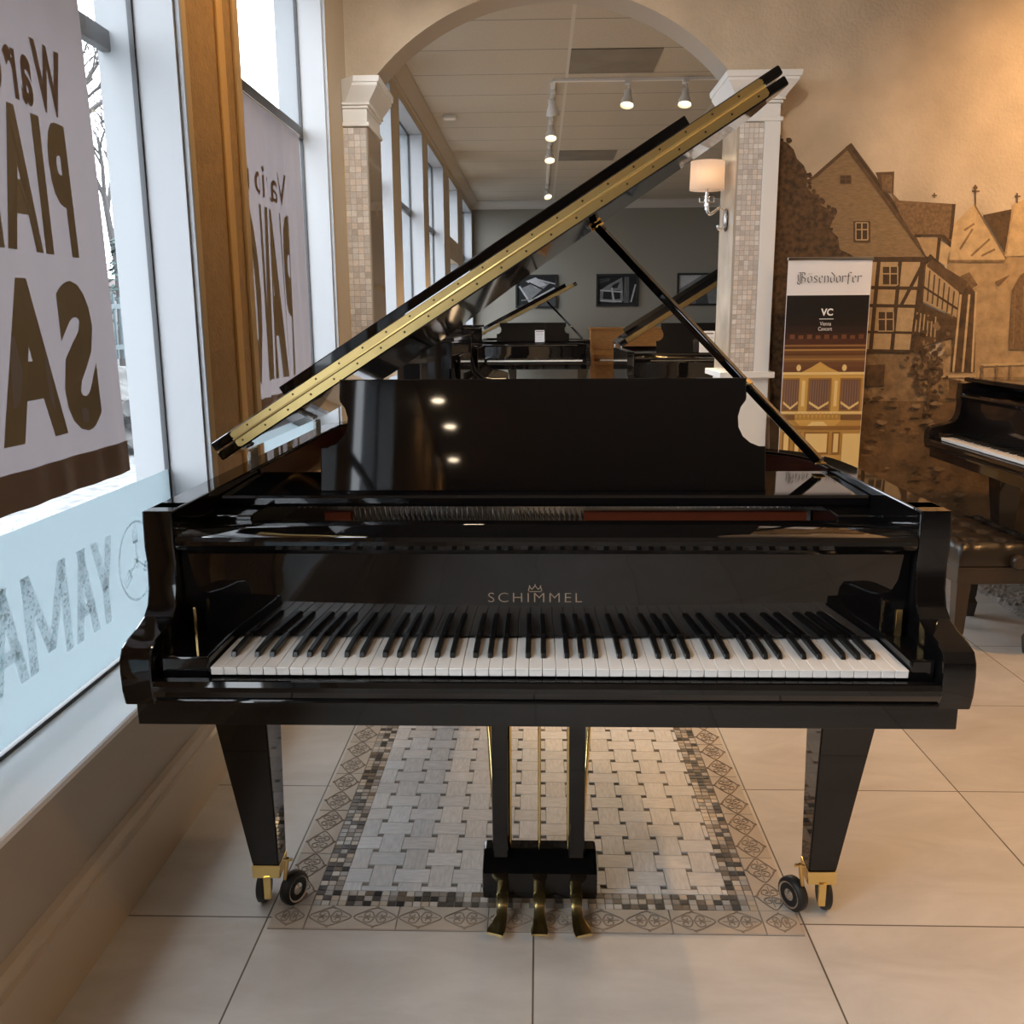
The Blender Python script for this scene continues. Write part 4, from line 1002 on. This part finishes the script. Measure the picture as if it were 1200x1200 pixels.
p = at(527, 135.5, 'z', ZC); mb = MB(); mb.box(p.x - .055, p.x + .055, p.y - .05, p.y + .05, ZC - .03, ZC - .001, bev=.006); tag(mb.build('ceiling_sensor', WHITE), 'small white box fixed to the back room ceiling by the windows', 'sensor')

def picture(x0, y0, x1, y1, art, label):
    a, b = at(x0, y0, 'y', YB - .03), at(x1, y1, 'y', YB - .03)
    R = empty('framed_picture', ((a.x + b.x) / 2, YB - .015, b.z), label=label, cat='picture'); off = wp(R)
    w = .03; mb = MB()
    for q in ((a.x, b.x, b.z, b.z + w), (a.x, b.x, a.z - w, a.z), (a.x, a.x + w, b.z + w, a.z - w), (b.x - w, b.x, b.z + w, a.z - w)): mb.box(q[0], q[1], YB - .03, YB - .001, q[2], q[3], bev=.003)
    mb.build('frame', BLACKF, R, off=off)
    X = lambda u: a.x + w + (b.x - a.x - 2 * w) * u
    Z = lambda v: b.z + w + (a.z - b.z - 2 * w) * v
    gm = [mat('photo_grey_%d' % i, (g * .8, g * .8, g * .82), .8, spec=.15, noise=.15, nscale=12) for i, g in enumerate((.025, .08, .22, .48))]
    mb = MB(); n = 0
    for sh, pts in art:
        n += 1; mb.mi = sh; d = YB - .012 - n * .0003; mb.face([(X(u), d, Z(v)) for u, v in pts])
    mb.build('print', gm, R, off=off, flat=True)
def ln(s, x0, y0, x1, y1, w=.03):
    d = Vector((x1 - x0, y1 - y0)).normalized() * w / 2; return (s, [(x0 - d.y, y0 + d.x), (x1 - d.y, y1 + d.x), (x1 + d.y, y1 - d.x), (x0 + d.y, y0 - d.x)])
full = [(0, 0), (1, 0), (1, 1), (0, 1)]
picture(604, 322, 653, 361, [(0, full), (1, [(0, 0), (1, 0), (1, .35), (.3, .1)]), (2, [(.12, .62), (.62, .9), (.86, .78), (.3, .18)]), (3, [(.22, .85), (.48, .98), (.78, .72), (.5, .62)]), ln(3, .05, .68, .32, .14, .05), ln(3, .3, .14, .98, .62, .06), ln(3, .55, .9, 1, .75, .04), ln(0, .3, .8, .7, .55, .05), ln(2, .1, .2, .9, .3, .04)], 'black framed grey photograph of piano parts, left on the grey wall')
fr = [(0, full), (2, [(.04, .12), (.05, .5), (.25, .68), (.62, .95), (.66, .12), (.4, .06)])]
fr += [(0, [(.12, .2), (.14, .46), (.34, .46), (.36, .18)]), (0, [(.40, .18), (.38, .5), (.58, .5), (.58, .2)]), (0, [(.30, .56), (.5, .58), (.56, .8), (.4, .7)]), ln(3, .05, .5, .62, .44, .05), ln(3, .35, .6, .42, .1, .04), (1, [(.66, .05), (.82, .05), (.80, .97), (.68, .97)]), ln(3, .86, .08, .97, .7, .04), ln(3, .06, .14, .62, .1, .05)] + [ln(2, .69 + k * .03, .06, .70 + k * .03, .96, .012) for k in range(4)] + [ln(1, .02, .75 + k * .06, .3, .85 + k * .03, .03) for k in range(3)]
picture(699, 321, 748, 359, fr, 'black framed grey photograph of an iron piano frame, middle of the grey wall')
picture(794, 320, 842, 358, [(2, full), (3, [(0, .5), (.6, 1), (0, 1)]), (1, [(.45, 0), (.8, 0), (.7, .55), (.5, .6)]), ln(3, .1, .1, .9, .7, .05)], 'black framed pale photograph half hidden behind the raised lid by the right pillar')

grand((at(627, 421, 'y', 10.3).x - .03, 10.6, RAISE), 0, 'small black grand piano with open lid far back under the left framed photograph', lid='open', fine=False, pinst=False, ang=math.radians(27))
grand((1.46, 5.75, RAISE), 0, 'black grand piano with raised lid in the back room just left of the right pillar', lid='open', fine=False, pinst=False, ang=math.radians(32))
def card(x0, y0, x1, y1, Y, label):
    a, b = at(x0, y0, 'y', Y), at(x1, y1, 'y', Y); R = empty('price_card', ((a.x + b.x) / 2, Y, b.z), label=label, cat='sign'); off = wp(R)
    mb = MB(); mb.box(a.x, b.x, Y, Y + .004, b.z, a.z); mb.build('card', PAPER, R, off=off)
    mb = MB()
    for k, (v, c) in enumerate(((.86, 1), (.70, 0), (.63, 0), (.40, 2))):
        z = b.z + (a.z - b.z) * v; w = b.x - a.x; q = .10 if c < 2 else .40
        mb.mi = c; mb.face([(a.x + w * q, Y - .001, z), (b.x - w * q, Y - .001, z), (b.x - w * q, Y - .001, z + (a.z - b.z) * (.05 if c == 1 else .015)), (a.x + w * q, Y - .001, z + (a.z - b.z) * (.05 if c == 1 else .015))])
    mb.build('printing', [mat('card_grey', (.3, .3, .32), .5), mat('card_dark', (.08, .05, .05), .5), mat('card_blue', (.35, .36, .5), .5)], R, off=off, flat=True)
card(820, 388, 837, 413, 5.74, 'white price card standing on the back room grand piano beside the right pillar')
card(627, 387, 638, 401, 10.62, 'white price card on the music desk of the far small grand piano')

def upright(loc, rz, m, label, W=1.48, H=1.13):
    R = empty('upright_piano', loc, rz, label=label, cat='piano')
    mb = MB(); mb.box(-W / 2, W / 2, .0, .36, .08, H - .03, bev=.004); mb.box(-W / 2 - .012, W / 2 + .012, -.02, .375, H - .03, H, bev=.006); mb.build('case', m, R)
    mb = MB()
    for s in (-1, 1):
        x = s * (W / 2 - .02); mb.prism([(-.26, .60), (-.26, .72), (-.20, .745), (-.10, .76), (-.03, .83), (-.01, .93), (.02, .93), (.02, .60)], 'x', x - .02, x + .02, bev=.003)
    mb.box(-W / 2, W / 2, -.25, .02, .60, .655, bev=.004); mb.build('key_bed', m, R)
    for s in (-1, 1):
        mb = MB(); x = s * (W / 2 - .03); mb.prism([(-.25, .0), (-.19, .0), (-.19, .5), (-.20, .60), (-.25, .60)], 'x', x - .03, x + .03, bev=.004); mb.box(x - .03, x + .03, -.25, .38, 0, .08, bev=.004); mb.build('leg', m, R)
    mb = MB(); mb.box(-.61, .61, -.24, -.09, .655, .675, bev=.002); k = mb.build('keyboard', IVORY, R)
    mb = MB(); mb.prism([(-.09, .66), (-.10, .74), (-.04, .80), (.0, .80), (.0, .66)], 'x', -W / 2 + .04, W / 2 - .04); mb.build('fallboard', m, R)
    mb = MB(); mb.box(-.45, .45, -.035, -.015, .83, 1.0, bev=.003); mb.build('music_desk', m, R)
    for x in (-.08, 0, .08):
        mb = MB(); mb.box(x - .012, x + .012, -.08, .02, .06, .072, bev=.003); mb.build('pedal', BRASS, R)
    return R
upright((at(693, 400, 'y', 11.7).x + .74, 11.92, RAISE), 0, OAK, 'orange oak upright piano against the grey wall below the middle photograph')
upright((at(693, 400, 'y', 11.7).x + 2.27, 11.92, RAISE), 0, WALNUT, 'dark walnut upright piano against the grey wall behind the right raised lid')
upright((-.56, 4.95, RAISE), PI / 2, LACQ, 'black upright piano by the back room windows, nearest the arch')
upright((-.56, 6.75, RAISE), PI / 2, LACQ, 'black upright piano by the back room windows, behind the nearest one', H=1.20)

# ---------------------------------------------------------------- outside the windows
mb = MB(); mb.box(-40, XO, -30, 60, -.25, -.15); struct(mb, 'ground', mat('pale_gravel', (.10, .104, .11), .9, noise=.5, nscale=9))
def fence():
    X = -9.; y0, y1 = 10., 34.
    R = empty('metal_fence', (X, (y0 + y1) / 2, -.15), label='dark teal metal fence outside beyond the yard', cat='fence'); off = wp(R)
    M = mat('teal_metal', (.022, .042, .048), .5); mb = MB()
    z0, z1 = at(140, 415, 'x', X).z, at(140, 348, 'x', X).z
    y = y0
    while y < y1: mb.box(X - .02, X + .02, y, y + .06, z0 - .1, z1 + (.06 if int(y / .28) % 2 else 0)); y += .28
    mb.build('pickets', M, R, off=off)
    mb = MB(); mb.box(X + .02, X + .05, y0, y1, z0 + .1, z0 + .2); mb.box(X + .02, X + .05, y0, y1, z1 - .25, z1 - .15); mb.build('rails', M, R, off=off)
    y = y0
    k = 0
    while y < y1:
        mb = MB(); mb.box(X + .05, X + .15, y, y + .12, -.2, z1 + .1); mb.build('post', M, R, off=off); y += 3.
fence()
def shed():
    X = -14.; R = empty('white_shed', (X, 34, -.15), label='low white building outside behind the metal fence', cat='building'); off = wp(R)
    z1 = at(135, 337, 'x', X).z
    mb = MB(); mb.box(X - 4, X, 14, 50, -.15, z1); mb.build('walls', mat('dimmed_shed_white', (.13, .13, .13), .7), R, off=off)  # white walls, colour lowered so they do not overexpose
    mb = MB(); mb.box(X - 4.3, X + .3, 13.7, 50.3, z1, z1 + .25); mb.build('roof', mat('shed_roof', (.10, .075, .07), .6), R, off=off)
shed()
BARK = mat('bare_bark', (.05, .045, .043), .9)
def bare_tree(loc, h, label, seed):
    random.seed(seed); mb = MB()
    def br(p, d, l, r, n):
        q = p + d * l; mid = p + d * l * .5 + Vector((random.uniform(-.04, .04), random.uniform(-.04, .04), .02)) * l
        mb.tube([p, mid, q], [r, r * .85, r * .7], 5)
        if n == 0: return
        for k in range(3 if n > 1 else 4):
            e = (d + Vector((random.uniform(-.8, .8), random.uniform(-.8, .8), random.uniform(-.1, .5)))).normalized()
            br(p + d * l * random.uniform(.55, 1), e, l * random.uniform(.55, .75), r * .55, n - 1)
    br(Vector(loc), Vector((0, 0, 1)), h * .38, h * .018, 5)
    tag(mb.build('bare_tree', BARK), label, 'tree', 'bare trees outside')
bare_tree((-8.0, 13.6, -.2), 8.5, 'bare branching tree seen outside through the nearest window beside the banner', 3)
bare_tree((-12., 25., -.2), 11., 'tall bare tree outside the windows farther down the yard', 11)
def conifer(loc, h, label):
    random.seed(5); R = empty('conifer', loc, label=label, cat='tree'); 
    mb = MB(); mb.tube([(0, 0, 0), (0, 0, h * .9)], [.16, .03], 8); mb.build('trunk', BARK, R)
    mb = MB()
    for k in range(420):
        t = random.random(); z = h * (.12 + .88 * t); r = h * .26 * (1 - t) + .08; q = random.uniform(0, 2 * PI); rr = r * random.uniform(.3, 1)
        c = Vector((rr * math.cos(q), rr * math.sin(q), z - rr * .25)); s = .16 * h / 5; d = Vector((math.cos(q), math.sin(q), -.3))
        sd = Vector((-math.sin(q), math.cos(q), 0)); mb.face([c - sd * s * .5, c + d * s, c + sd * s * .5, c - d * s * .3 + Vector((0, 0, s * .3))])
    mb.build('needles', mat('dark_needles', (.018, .038, .034), .8, noise=.4, nscale=3), R, flat=True)
c = at(137, 320, 'x', -11.); conifer((c.x, c.y, -.15), c.z + 1.0, 'dark green conifer outside above the fence')
def boulder():
    random.seed(9); p = at(152, 440, 'x', -5.2); mb = MB()
    bmesh.ops.create_icosphere(mb.bm, subdivisions=4, radius=1)
    for v in mb.bm.verts:
        n = v.co.normalized(); k = 1 + .18 * math.sin(n.x * 5 + 1) * math.sin(n.y * 4) + .10 * math.sin(n.z * 9 + n.x * 7) + .04 * math.sin(n.y * 19 + n.z * 15)
        v.co = Vector((n.x * .9, n.y * 1.6, n.z * .62)) * k + Vector((p.x, p.y, .12))
    tag(mb.build('earth_mound', mat('grey_earth', (.055, .056, .056), .95, noise=.6, nscale=6, bump=1, bscale=8)), 'grey mound of earth and rubble outside before the fence', 'mound')
boulder()

# ---------------------------------------------------------------- light
Wd = bpy.data.worlds.new('overcast_sky'); S.world = Wd; Wd.use_nodes = True
N, L = Wd.node_tree.nodes, Wd.node_tree.links; bg = N['Background']
tc = N.new('ShaderNodeTexCoord'); sp = N.new('ShaderNodeSeparateXYZ'); L.new(tc.outputs['Generated'], sp.inputs[0])
cr = N.new('ShaderNodeValToRGB'); L.new(sp.outputs[2], cr.inputs[0])
cr.color_ramp.elements[0].color = (.80, .88, .96, 1); cr.color_ramp.elements[1].color = (1.5, 1.6, 1.7, 1)
L.new(cr.outputs[0], bg.inputs[0]); bg.inputs[1].default_value = 5.0
def portal(loc, rot, sx, sy):
    l = bpy.data.lights.new('portal', 'AREA'); l.shape = 'RECTANGLE'; l.size = sx; l.size_y = sy; l.cycles.is_portal = True
    o = bpy.data.objects.new('daylight_portal', l); COL.objects.link(o); o.location = loc; o.rotation_euler = rot
for a, b, z in openings: portal((XO + .01, (a + b) / 2, (SILL + z) / 2), (0, -PI / 2, 0), z - SILL, b - a)

def can(x, y, energy, label, aim=(0, 0, -1), size=75, col=(1, .62, .30), z=ZF):
    R = empty('ceiling_spotlight', (x, y, z), label=label, cat='spotlight', group='front room ceiling spotlights')
    mb = MB(); mb.lathe([(.055, -.012), (.075, -.010), (.078, 0)], None, 24); mb.build('trim_ring', WHITE, R)
    mb = MB(); mb.lathe([(.002, -.016), (.040, -.015), (.052, -.012)], None, 24); mb.build('bulb', CANB, R)
    l = bpy.data.lights.new('can', 'SPOT'); l.energy = energy; l.color = col; l.spot_size = math.radians(size); l.spot_blend = 1.; l.shadow_soft_size = .05
    o = bpy.data.objects.new('can_lamp', l); COL.objects.link(o); o.parent = R; o.matrix_local = Matrix.Translation((0, 0, -.03)) @ (-Vector(aim)).to_track_quat('Z', 'Y').to_matrix().to_4x4()
LB = 'round ceiling spotlight in the front room, unseen above the frame, set there for its light and reflections'
can(3.1, 1.9, 215, LB, (-.05, .8, -.9), 110, (1, .56, .23))
can(2.6, .2, 230, LB, (.05, .1, -1), 110, (1, .52, .19))
can(2.6, -1.6, 130, LB, (-.1, .1, -1), 120, (1, .55, .22))
can(.3, .6, 85, LB, (0, 1, -.42), 85, (1, .84, .66))  # added lamp, stands in for daylight bounced onto the arch wall
can(-.1, .9, 120, LB, (-.72, 2.1, -1.0), 45, (1, .95, .88))  # added lamp without a known source, brightens the left pilaster and capital
can(-.35, 1.0, 50, LB, (-.75, .12, -.8), 70)
can(-.84, -5.2, 30, LB, (0, .1, -1), 110)
can(-.80, -5.85, 30, LB, (0, .1, -1), 110)
can(-.86, -6.85, 30, LB, (0, .1, -1), 110)

S.view_settings.view_transform = 'Standard'; S.view_settings.look = 'None'; S.view_settings.gamma = 1; S.view_settings.exposure = .52
S.cycles.use_denoising = True; S.cycles.max_bounces = 10; S.cycles.diffuse_bounces = 5; S.cycles.glossy_bounces = 6; S.cycles.transparent_max_bounces = 12
S.cycles.sample_clamp_indirect = 6
